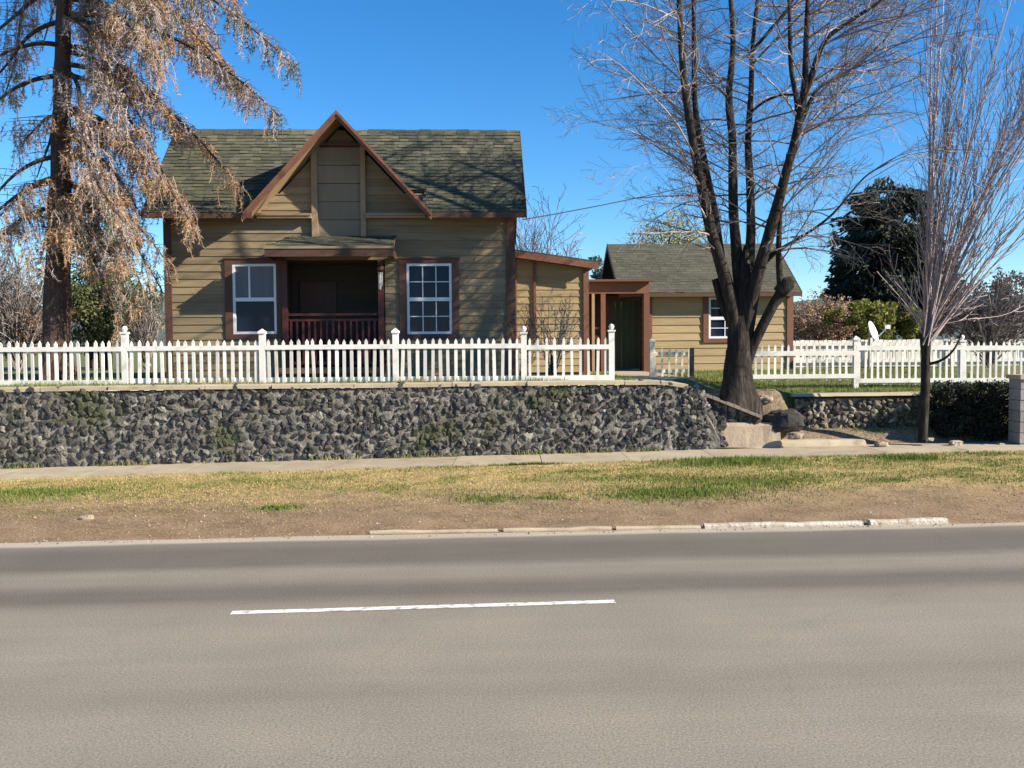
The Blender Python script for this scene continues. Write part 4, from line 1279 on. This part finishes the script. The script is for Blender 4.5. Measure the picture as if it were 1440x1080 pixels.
# root flare: the foot widens into a few low buttresses
rings = 9; nn_ = 26; vs = []
for j in range(rings):
    t = max(0, (j - 1) / (rings - 2)); z_ = -.22 + 1.05 * t if j else -.9
    for k in range(nn_):
        a = 2 * math.pi * k / nn_
        but = max(0, math.cos(a * 3 + .8)) * .6 + max(0, math.cos(a * 5 + 2.1)) * .4
        r_ = .25 + (.07 + .22 * but) * (1 - t) ** 2.6 + .02 * nz(a * 2, z_ * 4, 6)
        cx_ = tp(1035 + 4 * t, 540).x
        vs.append((cx_ + math.cos(a) * r_, TY + math.sin(a) * r_, base.z + z_))
mb.mesh(vs, [(j * nn_ + k, j * nn_ + (k + 1) % nn_, (j + 1) * nn_ + (k + 1) % nn_, (j + 1) * nn_ + k) for j in range(rings - 1) for k in range(nn_)])
leaders = []
leaders.append(limb([(1040, 486), (1025, 412, -.1), (1003, 335, -.25), (985, 258, -.4), (972, 185, -.6), (961, 105, -.7), (955, 0, -.8), (948, -130, -.9)], .15, .035))
leaders.append(limb([(1014, 368, -.1), (1004, 295, .1), (990, 225, .3), (979, 165, .4), (976, 95, .5), (975, -10, .6), (970, -120, .7)], .09, .03))
leaders.append(limb([(1043, 450), (1037, 370, .1), (1031, 290, .2), (1030, 200, .3), (1025, 135, .4), (1031, 55, .5), (1024, -60, .6), (1030, -150, .6)], .13, .03))
leaders.append(limb([(1046, 450), (1055, 350, .35), (1055, 270, .6), (1052, 200, .8), (1056, 130, .9), (1059, 55, 1.1), (1072, -60, 1.2)], .12, .03))
leaders.append(limb([(1045, 486), (1062, 400, -.2), (1083, 325, -.4), (1100, 262, -.6), (1119, 190, -.8), (1131, 120, -.9), (1134, 40, -1), (1140, -90, -1.1)], .15, .03))
leaders.append(limb([(1092, 300, -.45), (1108, 235, -.2), (1122, 165, 0), (1112, 90, .1), (1110, 10, .2), (1104, -90, .3)], .085, .025))
leaders.append(limb([(1127, 150, -.85), (1147, 88, -.9), (1165, 52, -1), (1205, 24, -1.1), (1246, -6, -1.2), (1290, -60, -1.2)], .06, .018))
leaders.append(limb([(1125, 175, -.8), (1150, 125, -.5), (1188, 105, -.4), (1240, 60, -.2), (1275, 8, 0)], .045, .014))
leaders.append(limb([(1055, 75, 1.0), (1085, 40, .9), (1112, 5, .9), (1150, -60, .8)], .04, .015))
leaders.append(limb([(1053, 160, .8), (1075, 143, .6), (1098, 134, .5), (1118, 133, .3)], .03, .02, 6))
# the low fork on the right with its stub and riser, and the stub on the left
low, _ = limb([(1043, 538), (1058, 490, -.1), (1078, 447, -.2), (1102, 404, -.3), (1106, 398, -.3)], .105, .09, 10)
mb.tube([tp(1096, 412, -.3), tp(1108, 398, -.3), tp(1114, 391, -.3)], [.12, .135, .06], 8, True, wob=.4)
leaders.append(limb([(1098, 408, -.28), (1095, 365, -.3), (1096, 320, -.4), (1100, 268, -.5), (1108, 215, -.7)], .07, .03))
leaders.append(limb([(1098, 350, -.3), (1135, 328, -.5), (1172, 300, -.7), (1215, 250, -.8), (1248, 230, -.9)], .035, .010, 6))
limb([(1037, 470), (1018, 432, .05), (1009, 402, .05), (1006, 392, .05)], .09, .075, 9); 
limb([(1046, 402, -.1), (1072, 372, -.2), (1092, 352, -.3)], .07, .05, 7)
mb.build('trunk', m_bark, t_tree, smooth=True)
mb = MB()
cfg = dict(seg=[7, 6, 4], wob=[.16, .22, .3], up=[.0, .03, .03], tap=.8, rmin=.003, sides=[4, 3, 3], kids=[9, 6, 0], start=[.15, .15, .2], ang=[(22, 55), (22, 60), (25, 55)], len=[(.35, .62), (.35, .6), (.3, .5)])
ctr = base
for li, (pts, rad) in enumerate(leaders):
    total = sum((pts[i + 1] - pts[i]).length for i in range(len(pts) - 1))
    n = int(total * (3.8 if li < 6 else 4.6))
    for k in range(n):
        t = .22 + .78 * (k + rnd.random()) / n
        i = min(len(pts) - 2, int(t * (len(pts) - 1)))
        p = pts[i].lerp(pts[i + 1], rnd.random()); d0 = (pts[i + 1] - pts[i]).normalized()
        if p.z < 3.6 or p.z > 10.6: continue
        out = V((p.x - ctr.x, (p.y - ctr.y) * .8, 0))
        out = out.normalized() if out.length > .05 else V((1, 0, 0))
        a = rnd.uniform(0, 6.283); rd = V((math.cos(a), math.sin(a), 0))
        h = (out * .8 + rd * 1.0 + V((rnd.choice((-1, 1)) * .35, 0, 0))).normalized()
        d = (h * 1.0 + V((0, 0, rnd.uniform(.1, .9)))).normalized()
        ln = rnd.uniform(1.2, 3.1) * (1.0 if p.z > 4.5 else .8)
        # first arch up and out, tips weeping a little
        c2 = dict(cfg); c2['up'] = [rnd.uniform(-.07, .02), rnd.uniform(-.06, .05), .0]
        grow(mb, p, d, ln, min(rad[i] * .55, rnd.uniform(.012, .024)), 0, c2)
mb.build('crown', m_twig, t_tree)

# ---- thin upright bare tree
NY = 17.15
b2 = at(1298, 614, NY)
t_thin = thing('young_tree', 'thin young leafless tree with a broom of upright stems before the dark hedge', 'tree', (b2.x, b2.y, b2.z))
mb = MB()
tpn = lambda px, py, dy=0.0: at(px, py, NY + dy)
pts = smooth_pts([tpn(1297, 622), tpn(1299, 580), tpn(1301, 540), tpn(1302, 500), tpn(1302, 476), tpn(1304, 458)], 4)
rad = [.09 - .02 * i / len(pts) + (.0 if i < len(pts) * .6 else .03 * math.sin((i / (len(pts) - 1) - .6) / .4 * 2.6)) for i in range(len(pts))]
mb.tube(pts, rad, 10, wob=.15)
lowb = smooth_pts([tpn(1303, 513), tpn(1325, 506, -.1), tpn(1341, 492, -.2), tpn(1352, 470, -.2), tpn(1364, 440, -.2)], 4)
mb.tube(lowb, [.03 - .022 * i / (len(lowb) - 1) for i in range(len(lowb))], 6)
mb.build('trunk', m_bark, t_thin, smooth=True)
mb = MB()
cf2 = dict(seg=[5, 4], wob=[.10, .2], up=[.10, .05], tap=.75, rmin=.0045, sides=[3, 3], kids=[4, 0], start=[.1, .1], ang=[(14, 38), (15, 40)], len=[(.35, .6), (.3, .5)])
stems = [(1310, 0, -.1, .036), (1327, 0, .2, .038), (1318, -40, .4, .03), (1301, 40, .3, .02)]
for k in range(34):
    top = 1318 + 300 * (k + rnd.random()) / 34
    stems.append((top + rnd.uniform(-20, 20), rnd.uniform(-60, 120) + max(0, top - 1420) * .5, rnd.uniform(-1.1, 1.1), rnd.uniform(.012, .024)))
for k in range(14): stems.append((1302 + rnd.uniform(-70, 90), rnd.uniform(330, 450), rnd.uniform(-.6, .6), .009))
for (tx, ty, dy, r0) in stems:
    s_ = (1297 + rnd.uniform(0, 11), 472 + rnd.uniform(-14, 22))
    mx = s_[0] + (tx - s_[0]) * .42; my = s_[1] + (ty - s_[1]) * .5
    pts = smooth_pts([tpn(s_[0], s_[1], dy * .08), tpn(mx + rnd.uniform(-7, 7), my, dy * .5), tpn(tx, ty, dy)], 7)
    m_ = len(pts); rad = [max(.005, r0 * (1 - .75 * i / (m_ - 1))) for i in range(m_)]
    mb.tube(pts, rad, 5)
    L_ = (pts[-1] - pts[0]).length
    for q in range(int(L_ * 2.3)):
        i = rnd.randrange(2, m_ - 1)
        d = (pts[i + 1] - pts[i]).normalized(); d = (d + rdir() * .42).normalized()
        grow(mb, pts[i], d, rnd.uniform(.4, 1.3), .008, 0, cf2)
mb.build('crown', m_twig_pink, t_thin)

# ---- the half-dead spruce at left
SY = 19.2
sb = at(82, 500, SY)
t_sp = thing('spruce_tree', 'tall half dead spruce with drooping tan and grey branches left of the cottage', 'tree', (sb.x, sb.y, 1.45))
mb = MB()
pts = smooth_pts([V((sb.x, SY, 1.2)), at(80, 440, SY), at(84, 330, SY), at(86, 200, SY), at(88, 60, SY), at(90, -80, SY), V((sb.x + .25, SY, 14.0))], 6)
m_ = len(pts); mb.tube(pts, [.30 - .22 * (i / (m_ - 1)) for i in range(m_)], 12, wob=.2)
for k in range(9):
    a = k * .7; c = V((math.cos(a), math.sin(a), 0)); mb.tube([V((sb.x, SY, 2.0)) + c * .18, V((sb.x, SY, 1.6)) + c * .3, V((sb.x, SY, 1.35)) + c * .45], [.09, .11, .08], 6)
limbs_mb = mb
crown = MB()
def trunk_at(z):
    for i in range(len(pts) - 1):
        if pts[i].z <= z <= pts[i + 1].z: return pts[i].lerp(pts[i + 1], (z - pts[i].z) / (pts[i + 1].z - pts[i].z))
    return pts[-1]
def tassel(c, ln, mi, dens=1.0):
    """a hanging spray: a thread with short needles"""
    d = (V((0, 0, -1)) + rdir() * .8).normalized(); p = c; n = max(3, int(ln / .085))
    crown.mi = mi
    tone = rnd.random() * .6
    th = [c]
    for i in range(n):
        d = (d + rdir() * .22 + V((0, 0, -.25))).normalized(); p = p + d * (ln / n); th.append(p)
        k = int(6.5 * dens + rnd.random())
        for _ in range(k):
            dd = (rdir() + d * .7).normalized()
            needle(crown, p + rdir() * .02, dd, rnd.uniform(.05, .11), rnd.uniform(.004, .009), min(1, tone + rnd.random() * .45))
    crown.mi = 1
    crown.tube(th, [.006] * len(th), 3, r=rnd.random() * .5)
def sbranch(z, az, L_, rise, droop, kind, dead=False):
    p = trunk_at(z); d = V((math.cos(az), math.sin(az), 0)); side = V((-d.y, d.x, 0))
    n = 14; bp_ = []; 
    for i in range(n + 1):
        t = i / n
        bp_.append(p + d * (L_ * t) + V((0, 0, rise * t - droop * t * t)) + side * (.25 * nz(t * 2 + z, az)) )
    limbs_mb.tube(bp_, [.055 * (1 - .86 * i / n) + .004 for i in range(n + 1)], 5)
    m_ = int(L_ * (11 if not dead else 5))
    for k in range(m_):
        t = .14 + .86 * (k + rnd.random()) / m_
        f = t * n; i = min(n - 1, int(f)); q = bp_[i].lerp(bp_[i + 1], f - i)
        # side twig then a hanging tassel
        sg = rnd.choice((-1, 1)); tl = rnd.uniform(.15, .9) * (1.1 - .6 * t)
        e = q + (side * sg + d * .7).normalized() * tl + V((0, 0, -.1 * tl))
        limbs_mb.tube([q, q.lerp(e, .5) + V((0, 0, .02)), e], [.010, .007, .004], 3)
        r_ = rnd.random()
        if dead: mi = 1
        elif kind == 'green': mi = 2 if r_ < .75 else 1
        elif kind == 'grey': mi = 1 if r_ < .72 else (0 if r_ < .93 else 2)
        else: mi = 0 if r_ < .74 else (1 if r_ < .92 else 2)
        for _ in range(4 if not dead else 2):
            tassel(q.lerp(e, rnd.uniform(.1, 1)), rnd.uniform(.12, .6 if not dead else .3) * (1.5 if rnd.random() < .15 else 1), mi, 1.0 if not dead else .35)
    if not dead and kind != 'green':
        for k in range(int(L_ * 2.6)):
            f = rnd.uniform(.15, .98) * n; i = min(n - 1, int(f)); q = bp_[i].lerp(bp_[i + 1], f - i) + side * rnd.uniform(-.3, .3) + V((0, 0, -rnd.uniform(0, .45)))
            crown.mi = 0 if rnd.random() < (.8 if kind == 'tan' else .35) else 1; tone = rnd.random() * .5; rr = rnd.uniform(.10, .24)
            for _ in range(int(900 * rr)):
                v = rdir(); needle(crown, q + v * (rr * rnd.random() ** .6) * 1.0, (v + rdir() * .7 + V((0, 0, -.4))).normalized(), rnd.uniform(.05, .12), rnd.uniform(.006, .014), min(1, tone + rnd.random() * .5))
    return bp_
# branches: (row on the trunk where it leaves, azimuth 0 = right / 180 = left, length, rise, droop)
z = 5.1; k = 0
while z < 12.6:
    h = (z - 4.5) / 8.5
    for q in range(3):
        az = rnd.choice((rnd.uniform(-62, 70), rnd.uniform(-40, 50))) if q < 2 else rnd.uniform(120, 240)
        left = q == 2
        L_ = rnd.uniform(1.3, 2.2) if z < 7.6 else (rnd.uniform(1.7, 2.7) if z < 8.9 else rnd.uniform(2.3, 3.7)) * (1 if abs(az) < 60 or left else .8)
        kind = rnd.choice(('tan', 'grey', 'tan', 'tan', 'grey') if h < .75 else ('tan', 'grey', 'green'))
        if left and rnd.random() < .75:
            sbranch(z, R(az), L_, rnd.uniform(-.2, .3), rnd.uniform(.8, 1.7), kind, True)
        else:
            sbranch(z + rnd.uniform(-.15, .15), R(az), L_, rnd.uniform(-.35, .05), rnd.uniform(1.3, 2.9), kind)
    z += rnd.uniform(.46, .60)
# a few long ones seen against the sky and before the roof
for (px, py, az, L_, rise, droop, kind) in ((88, -60, -8, 4.9, .1, 2.6, 'green'), (88, 20, -4, 4.5, .1, 2.3, 'grey'), (88, 90, 4, 3.5, -.1, 2.4, 'tan'), (88, 150, -12, 2.9, -.3, 2.3, 'tan'), (86, 255, 15, 2.0, -.1, 1.5, 'tan'),
                                            (86, 270, -60, 1.6, -.2, 1.0, 'tan'), (86, 250, -120, 1.5, -.2, 1.0, 'tan'), (86, 165, -110, 1.0, 0, .8, 'tan'), (86, 290, -75, 1.3, -.2, 1.1, 'tan'), (86, 290, 200, 1.6, -.2, 1.0, 'tan'), (86, 300, -20, 1.5, -.1, 1.2, 'green')):
    sbranch(at(px, py, SY).z, R(az), L_, rise, droop, kind)
limbs_mb.build('trunk', m_bark_s, t_sp)
crown.build('crown', [m_nd_tan, m_nd_grey, m_nd_green], t_sp)


# ---- leafy masses
def leafy(name, label, cat, px, py_top, py_bot, Y, wpx, mat, n=2600, size=.16, shape='round', stems=True, group=None, depth=None, clumps=40, twigs=None, asp=.55, zb=1.45, spread=.26):
    c = at(px, (py_top + py_bot) / 2, Y); top = at(px, py_top, Y).z; bot = max(zb - .1, at(px, py_bot, Y).z)
    hw = wpx / 2 / F * Y; dp = depth or hw; hh = (top - bot) / 2; cz = (top + bot) / 2
    root = thing(name, label, cat, (c.x, Y, zb), group=group)
    cr = MB(); tk = MB()
    if shape == 'cone':
        tk.tube([V((c.x, Y, zb - .1)), V((c.x, Y, cz)), V((c.x, Y, top - .2))], [hw * .07 + .04, hw * .05 + .02, .02], 7)
    else:
        tk.tube([V((c.x, Y, zb - .1)), V((c.x + .05, Y, bot + hh * .6)), V((c.x, Y, cz + hh * .3))], [hw * .06 + .03, hw * .05 + .02, .02], 7)
    for k in range(clumps):
        while True:
            q = V((rnd.uniform(-1, 1), rnd.uniform(-1, 1), rnd.uniform(-1, 1)))
            if shape == 'cone':
                w = 1.02 - (q.z + 1) / 2
                w = (w ** .43) * .96 if q.z > -.8 else .8
                if math.hypot(q.x, q.y) <= w and math.hypot(q.x, q.y) > w * .25: break
            elif shape == 'box': break
            elif .3 < q.length <= 1: break
        cc = V((c.x + q.x * hw, Y + q.y * dp, cz + q.z * hh))
        if stems: tk.tube([V((c.x, Y, max(zb, min(cc.z - .2, cz)))), (V((c.x, Y, cz)) + cc) / 2 + rdir() * .1, cc], [.03, .02, .008], 4)
        sp = spread * min(hw, hh) * rnd.uniform(.7, 1.4)
        tone = rnd.random() * .55
        for i in range(n // clumps):
            v = rdir() * (sp * rnd.random() ** .45)
            if shape == 'cone': v.z *= .55
            pnt = cc + v
            if shape == 'cone':
                outw = V((pnt.x - c.x, pnt.y - Y, -.25 * hw))
                leaf(cr, pnt, size * rnd.uniform(.6, 1.3), (outw.normalized() + rdir() * .6).normalized(), min(1, tone + rnd.random() * .45), asp)
            else:
                leaf(cr, pnt, size * rnd.uniform(.6, 1.3), None, min(1, tone + rnd.random() * .45), asp)
    tk.build('trunk', twigs or m_bark, root)
    cr.build('crown', mat, root)
    return root


def bare_shrub(name, label, cat, px, py_top, Y, wpx, mat, n=26, zb=1.45, group=None, lean=.0, kids=(7, 4), r=.018, bmat=None, extra=None):
    b = at(px, py_top, Y); b.z = zb; H_ = at(px, py_top, Y).z - zb; hw = wpx / 2 / F * Y
    root = thing(name, label, cat, (b.x, Y, zb), group=group)
    mb = MB(); t = MB()
    t.tube([V((b.x, Y, zb - .1)), V((b.x, Y, zb + H_ * .18)), V((b.x, Y, zb + H_ * .3))], [r * 3, r * 2.4, r * 1.6], 6)
    cf = dict(seg=[6, 5, 3], wob=[.14, .22, .3], up=[.04, .05, .02], tap=.8, rmin=.005 if Y < 25 else .009, sides=[4, 3, 3], kids=[kids[0], kids[1], 0], start=[.2, .15, .2], ang=[(18, 45), (20, 50), (25, 50)], len=[(.3, .55), (.35, .6), (.3, .5)])
    for k in range(n):
        a = rnd.uniform(0, 6.283); q = rnd.random() ** .5
        d = V((math.cos(a) * hw * q, math.sin(a) * hw * q * .7, H_ * rnd.uniform(.75, 1.1)))
        grow(mb, V((b.x + rnd.uniform(-.1, .1), Y + rnd.uniform(-.1, .1), zb + H_ * .1 * rnd.random())), d.normalized(), d.length * rnd.uniform(.7, .95), r, 0, cf)
    t.build('trunk', m_bark, root); mb.build('crown', mat, root)
    return root


leafy('dark_conifer', 'dark dense conifer beyond the lawn between garage and thin tree', 'tree', 1252, 243, 470, 34, 192, m_nd_dark, 34000, .26, 'cone', clumps=340, spread=.2, asp=.4)
leafy('round_bush', 'yellow green rounded bush under the dark conifer', 'bush', 1235, 421, 490, 28.5, 150, m_lf_yel, 9000, .11, clumps=70)
leafy('small_conifer', 'pale blue green tree seen between cottage and garage', 'tree', 852, 362, 470, 38, 70, m_lf_teal, 3000, .22, clumps=45)
bare_shrub('bare_tree', 'grey bare tree top showing through the big tree over the garage roof', 'tree', 1010, 318, 36, 110, m_twig, 22, kids=(7, 5), r=.03)
bare_shrub('bare_tree', 'small pinkish bare tree behind the low roof of the cottage addition', 'tree', 756, 300, 36, 90, m_twig_pink, 30, kids=(8, 5), r=.03)
leafy('budding_tree', 'pale yellow green budding crown rising behind the left half of the garage roof', 'tree', 940, 300, 420, 34, 104, m_lf_bud, 5600, .11, clumps=80, spread=.36)
leafy('conifer', 'green conifer standing right behind the spruce trunk', 'tree', 128, 262, 480, 33, 190, m_lf_green, 11000, .17, 'cone', clumps=120, asp=.4, spread=.24)
leafy('shrub', 'olive green shrub beyond the fence between spruce and cottage', 'bush', 150, 384, 490, 31, 150, m_lf_green, 9000, .12, clumps=70)
bare_shrub('bare_shrub', 'grey brown bare shrub left of the cottage corner', 'bush', 205, 418, 30, 80, m_twig, 26)
bare_shrub('bare_shrub', 'tall grey bare thicket at the left edge behind the fence', 'bush', 22, 345, 29, 150, m_twig, 46, kids=(8, 5))
leafy('thicket', 'tan brown leafy thicket low behind the fence at the left edge', 'bush', 30, 415, 500, 30, 150, m_lf_brown, 6000, .10, clumps=60)
leafy('thicket', 'tan brown dry thicket between garage and yellow green bush', 'bush', 1150, 418, 490, 31, 110, m_lf_rust, 9000, .09, clumps=90, spread=.35)
bare_shrub('bare_shrub', 'grey brown bare brush behind the lawn fence right of the thin tree', 'bush', 1392, 400, 25, 170, m_twig, 60, kids=(8, 5))
leafy('thicket', 'rusty dry thicket behind the bare brush at right', 'bush', 1420, 392, 490, 30, 190, m_lf_brown, 8000, .12, clumps=70, spread=.33)
bare_shrub('bare_shrub', 'leafless brown shrub against the wall of the cottage addition', 'bush', 775, 418, 19.6, 105, m_twig, 16, kids=(6, 3), r=.012)
bare_shrub('bare_shrub', 'small dry brown plant at the corner of the cottage', 'bush', 737, 440, 18.6, 34, m_lf_brown, 12, kids=(7, 4), r=.010)
# low hedge before the pillar at right
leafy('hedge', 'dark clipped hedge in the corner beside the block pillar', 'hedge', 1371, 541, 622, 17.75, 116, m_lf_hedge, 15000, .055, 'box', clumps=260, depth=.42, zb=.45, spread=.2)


# ------------------------------------------------------------------ grass
def blades(mb, x, y, z, h, r, w=.006):
    a = rnd.uniform(0, 6.283); d = V((math.cos(a), math.sin(a), 0)); l = rnd.uniform(.1, .9) * h
    e = V((-d.y, d.x, 0)) * w
    b = V((x, y, z)); mb.face([b - e, b + e, b + d * l + V((0, 0, h))], r)


mb = MB()
for k in range(120000):
    x = rnd.uniform(-9.8, 10.2); t = rnd.random() ** .8
    y = road_y(x) + .15 + t * (wall_y(x) - 1.28 - road_y(x))
    u = t + .30 * nz(x * .5, y * .6, 3) + .12 * nz(x * 2.2, y * 2.2, 6)
    if u < .22 or rnd.random() > sm(.2, .8, u) ** .8 * (.35 + .65 * sm(-.25, .2, nz(x * 1.7, y * 2.4, 21))): continue
    gs_ = nz(x * .42 + 3.1, y * .9, 11) + .55 * nz(x * 1.5, y * 1.9, 4) + .22 * sm(2, 4.5, x) + (.28 if t > .80 else 0) * nz(x * .8, 2)
    g = gs_ - .04 + rnd.uniform(-.2, .2)
    r = rnd.uniform(0, .36) if g > .16 else (rnd.uniform(.3, .62) if g > .0 else rnd.uniform(.55, 1))
    hgt = rnd.uniform(.012, .036) * (1.5 if g > .16 else 1)
    blades(mb, x, y, verge_z(x, y) - .003, hgt, r, .007)
for k in range(34000):   # flattened dry stalks lying on the dirt
    x = rnd.uniform(-9.8, 10.2); t = rnd.random() ** .9 * .95
    if rnd.random() > .15 + .85 * sm(.0, .5, t + .35 * nz(x * .8, t * 4, 31)): continue
    y = road_y(x) + .1 + t * (wall_y(x) - 1.35 - road_y(x)); z = verge_z(x, y) + .004
    a = rnd.uniform(0, 6.283); l = rnd.uniform(.03, .10); e = V((-math.sin(a), math.cos(a), 0)) * .006; q = V((math.cos(a) * l, math.sin(a) * l, rnd.uniform(.002, .02)))
    mb.face([V((x, y, z)) - e, V((x, y, z)) + e, V((x, y, z)) + q], rnd.uniform(.5, .95))
# green tufts where the photograph has them
for (px, py, n, sp, hh) in ((1030, 655, 2600, .55, .10), (960, 690, 2600, .55, .07), (1040, 676, 2400, .7, .06), (925, 672, 900, .4, .05), (685, 697, 500, .28, .06), (392, 708, 400, .16, .06), (1280, 652, 1200, .28, .10), (740, 652, 500, .3, .07), (775, 696, 250, .15, .05), (40, 688, 1800, .5, .06), (150, 684, 1200, .6, .045), (400, 680, 900, .8, .04), (1100, 680, 700, .6, .05), (1250, 676, 250, .2, .05), (900, 690, 500, .35, .05), (1400, 648, 300, .25, .07)):
    c = ground_hit(px, py, .12)
    for k in range(n):
        x = c.x + rnd.gauss(0, sp); y = min(c.y + rnd.gauss(0, sp * .5), wall_y(x) - 1.25)
        blades(mb, x, y, verge_z(x, y) - .003, hh * rnd.uniform(.4, 1.1), rnd.uniform(0, .38), .008)
tag(mb.build('grass', m_grass), 'patchy green and straw grass on the verge', 'grass', kind='stuff')

mb = MB()
def in_house(x, y):
    p = H.inv @ (V((x, y, 0)) - H.o); q = G.inv @ (V((x, y, 0)) - G.o)
    return (hx0 - .1 < p.x < ax1 + .1 and p.y > -.1) or (g0 < q.x < g1 and q.y > -.05)
for k in range(60000):
    x = rnd.uniform(-10, 11); y = wall_y(x) + .4 + (rnd.random() ** 1.6) * 6
    if x > 5.4 and y < wall_y(x) + 1.1: continue
    if 2.6 < x < 5.4 and (y < wall_y(x) + 1.15): continue
    pc = (2.3 < x < 3.6 and y > 17.6)
    if pc or in_house(x, y): continue
    g = nz(x * .7, y * .9, 7)
    h = rnd.uniform(.03, .09) * (1.7 if abs(y - FY) < .22 and nz(x * 1.1, 3) > -.1 else 1)
    blades(mb, x, y, yard_z(x, y) - .005, h, rnd.uniform(0, .45) if g > -.15 or x > 4 else rnd.uniform(.3, .9), .007)
for k in range(2600):   # weeds at the top and foot of the stone wall
    x = rnd.uniform(-9.5, 3.0)
    if rnd.random() < .5:
        if nz(x * .9, 5) < .05: continue
        y = wall_y(x) + rnd.uniform(.34, .46); z = WT + .02
    else:
        if nz(x * 1.1, 15) < .0: continue
        y = wall_y(x) - rnd.uniform(.0, .07); z = walk_z(x) + .03
    blades(mb, x, y, z, rnd.uniform(.03, .12), rnd.uniform(.05, .7), .008)
for k in range(5000):   # litter of dry stalks round the slab, rocks and young tree
    x = rnd.uniform(5.2, 9.6); y = wall_y(x) + .05 + rnd.random() * .8
    blades(mb, x, y, yard_z(x, y) - .003, rnd.uniform(.015, .05), rnd.uniform(.35, 1) if nz(x * 1.4, y) < .15 else rnd.uniform(0, .4), .008)
tag(mb.build('lawn_grass', m_grass), 'short green lawn and weeds along the fences', 'grass', kind='stuff')

# pebbles and litter on the dirt
mb = MB()
for k in range(4200):
    x = rnd.uniform(-9, 9.5); t = rnd.random() ** 1.5 * .62
    y = road_y(x) - .12 + t * (wall_y(x) - 1.2 - road_y(x)); w = .005 + .016 * rnd.random() ** 3
    z = verge_z(x, y) if y > road_y(x) + .02 else .0
    vs = [(x + math.cos(a) * w * rnd.uniform(.7, 1.3), y + math.sin(a) * w * rnd.uniform(.7, 1.3), z - .002) for a in (0, 1.26, 2.5, 3.8, 5)] + [(x, y, z + w * rnd.uniform(.5, 1))]
    mb.mesh(vs, [(0, 1, 5), (1, 2, 5), (2, 3, 5), (3, 4, 5), (4, 0, 5)])
m_peb = M('mixed_pebbles', [(0, (.10, .075, .055)), (.6, (.22, .165, .12)), (.95, (.32, .25, .19)), (1, (.48, .42, .35))], 5, .9, .2, src='attr')
tag(mb.build('gravel', m_peb), 'scattered pebbles and bits on the roadside dirt', 'gravel', kind='stuff')

# ------------------------------------------------------------------ light
SUN = V((1.46, -.54, .83)).normalized()
el = math.asin(SUN.z); az = math.atan2(SUN.x, SUN.y)
w = bpy.data.worlds.new("World"); scene.world = w; w.use_nodes = True
nt = w.node_tree; bg = nt.nodes['Background']
sky = nt.nodes.new('ShaderNodeTexSky'); sky.sky_type = 'NISHITA'; sky.sun_disc = False
sky.sun_elevation = el; sky.sun_rotation = az
sky.altitude = 800; sky.air_density = 1.0; sky.dust_density = 0.0; sky.ozone_density = 5.0
hs = nt.nodes.new('ShaderNodeHueSaturation'); hs.inputs['Saturation'].default_value = 1.24
nt.links.new(sky.outputs[0], hs.inputs['Color']); nt.links.new(hs.outputs[0], bg.inputs[0]); bg.inputs[1].default_value = .086
ld = bpy.data.lights.new('sun', 'SUN'); ld.energy = 5.0; ld.angle = R(.53); ld.color = (1, .91, .74)
lo = bpy.data.objects.new('sun', ld); COL.objects.link(lo)
lo.rotation_euler = SUN.to_track_quat('Z', 'Y').to_euler()
vs_ = scene.view_settings
vs_.view_transform = 'Standard'; vs_.look = 'None'; vs_.gamma = 1; vs_.use_curve_mapping = False
vs_.exposure = 1.22
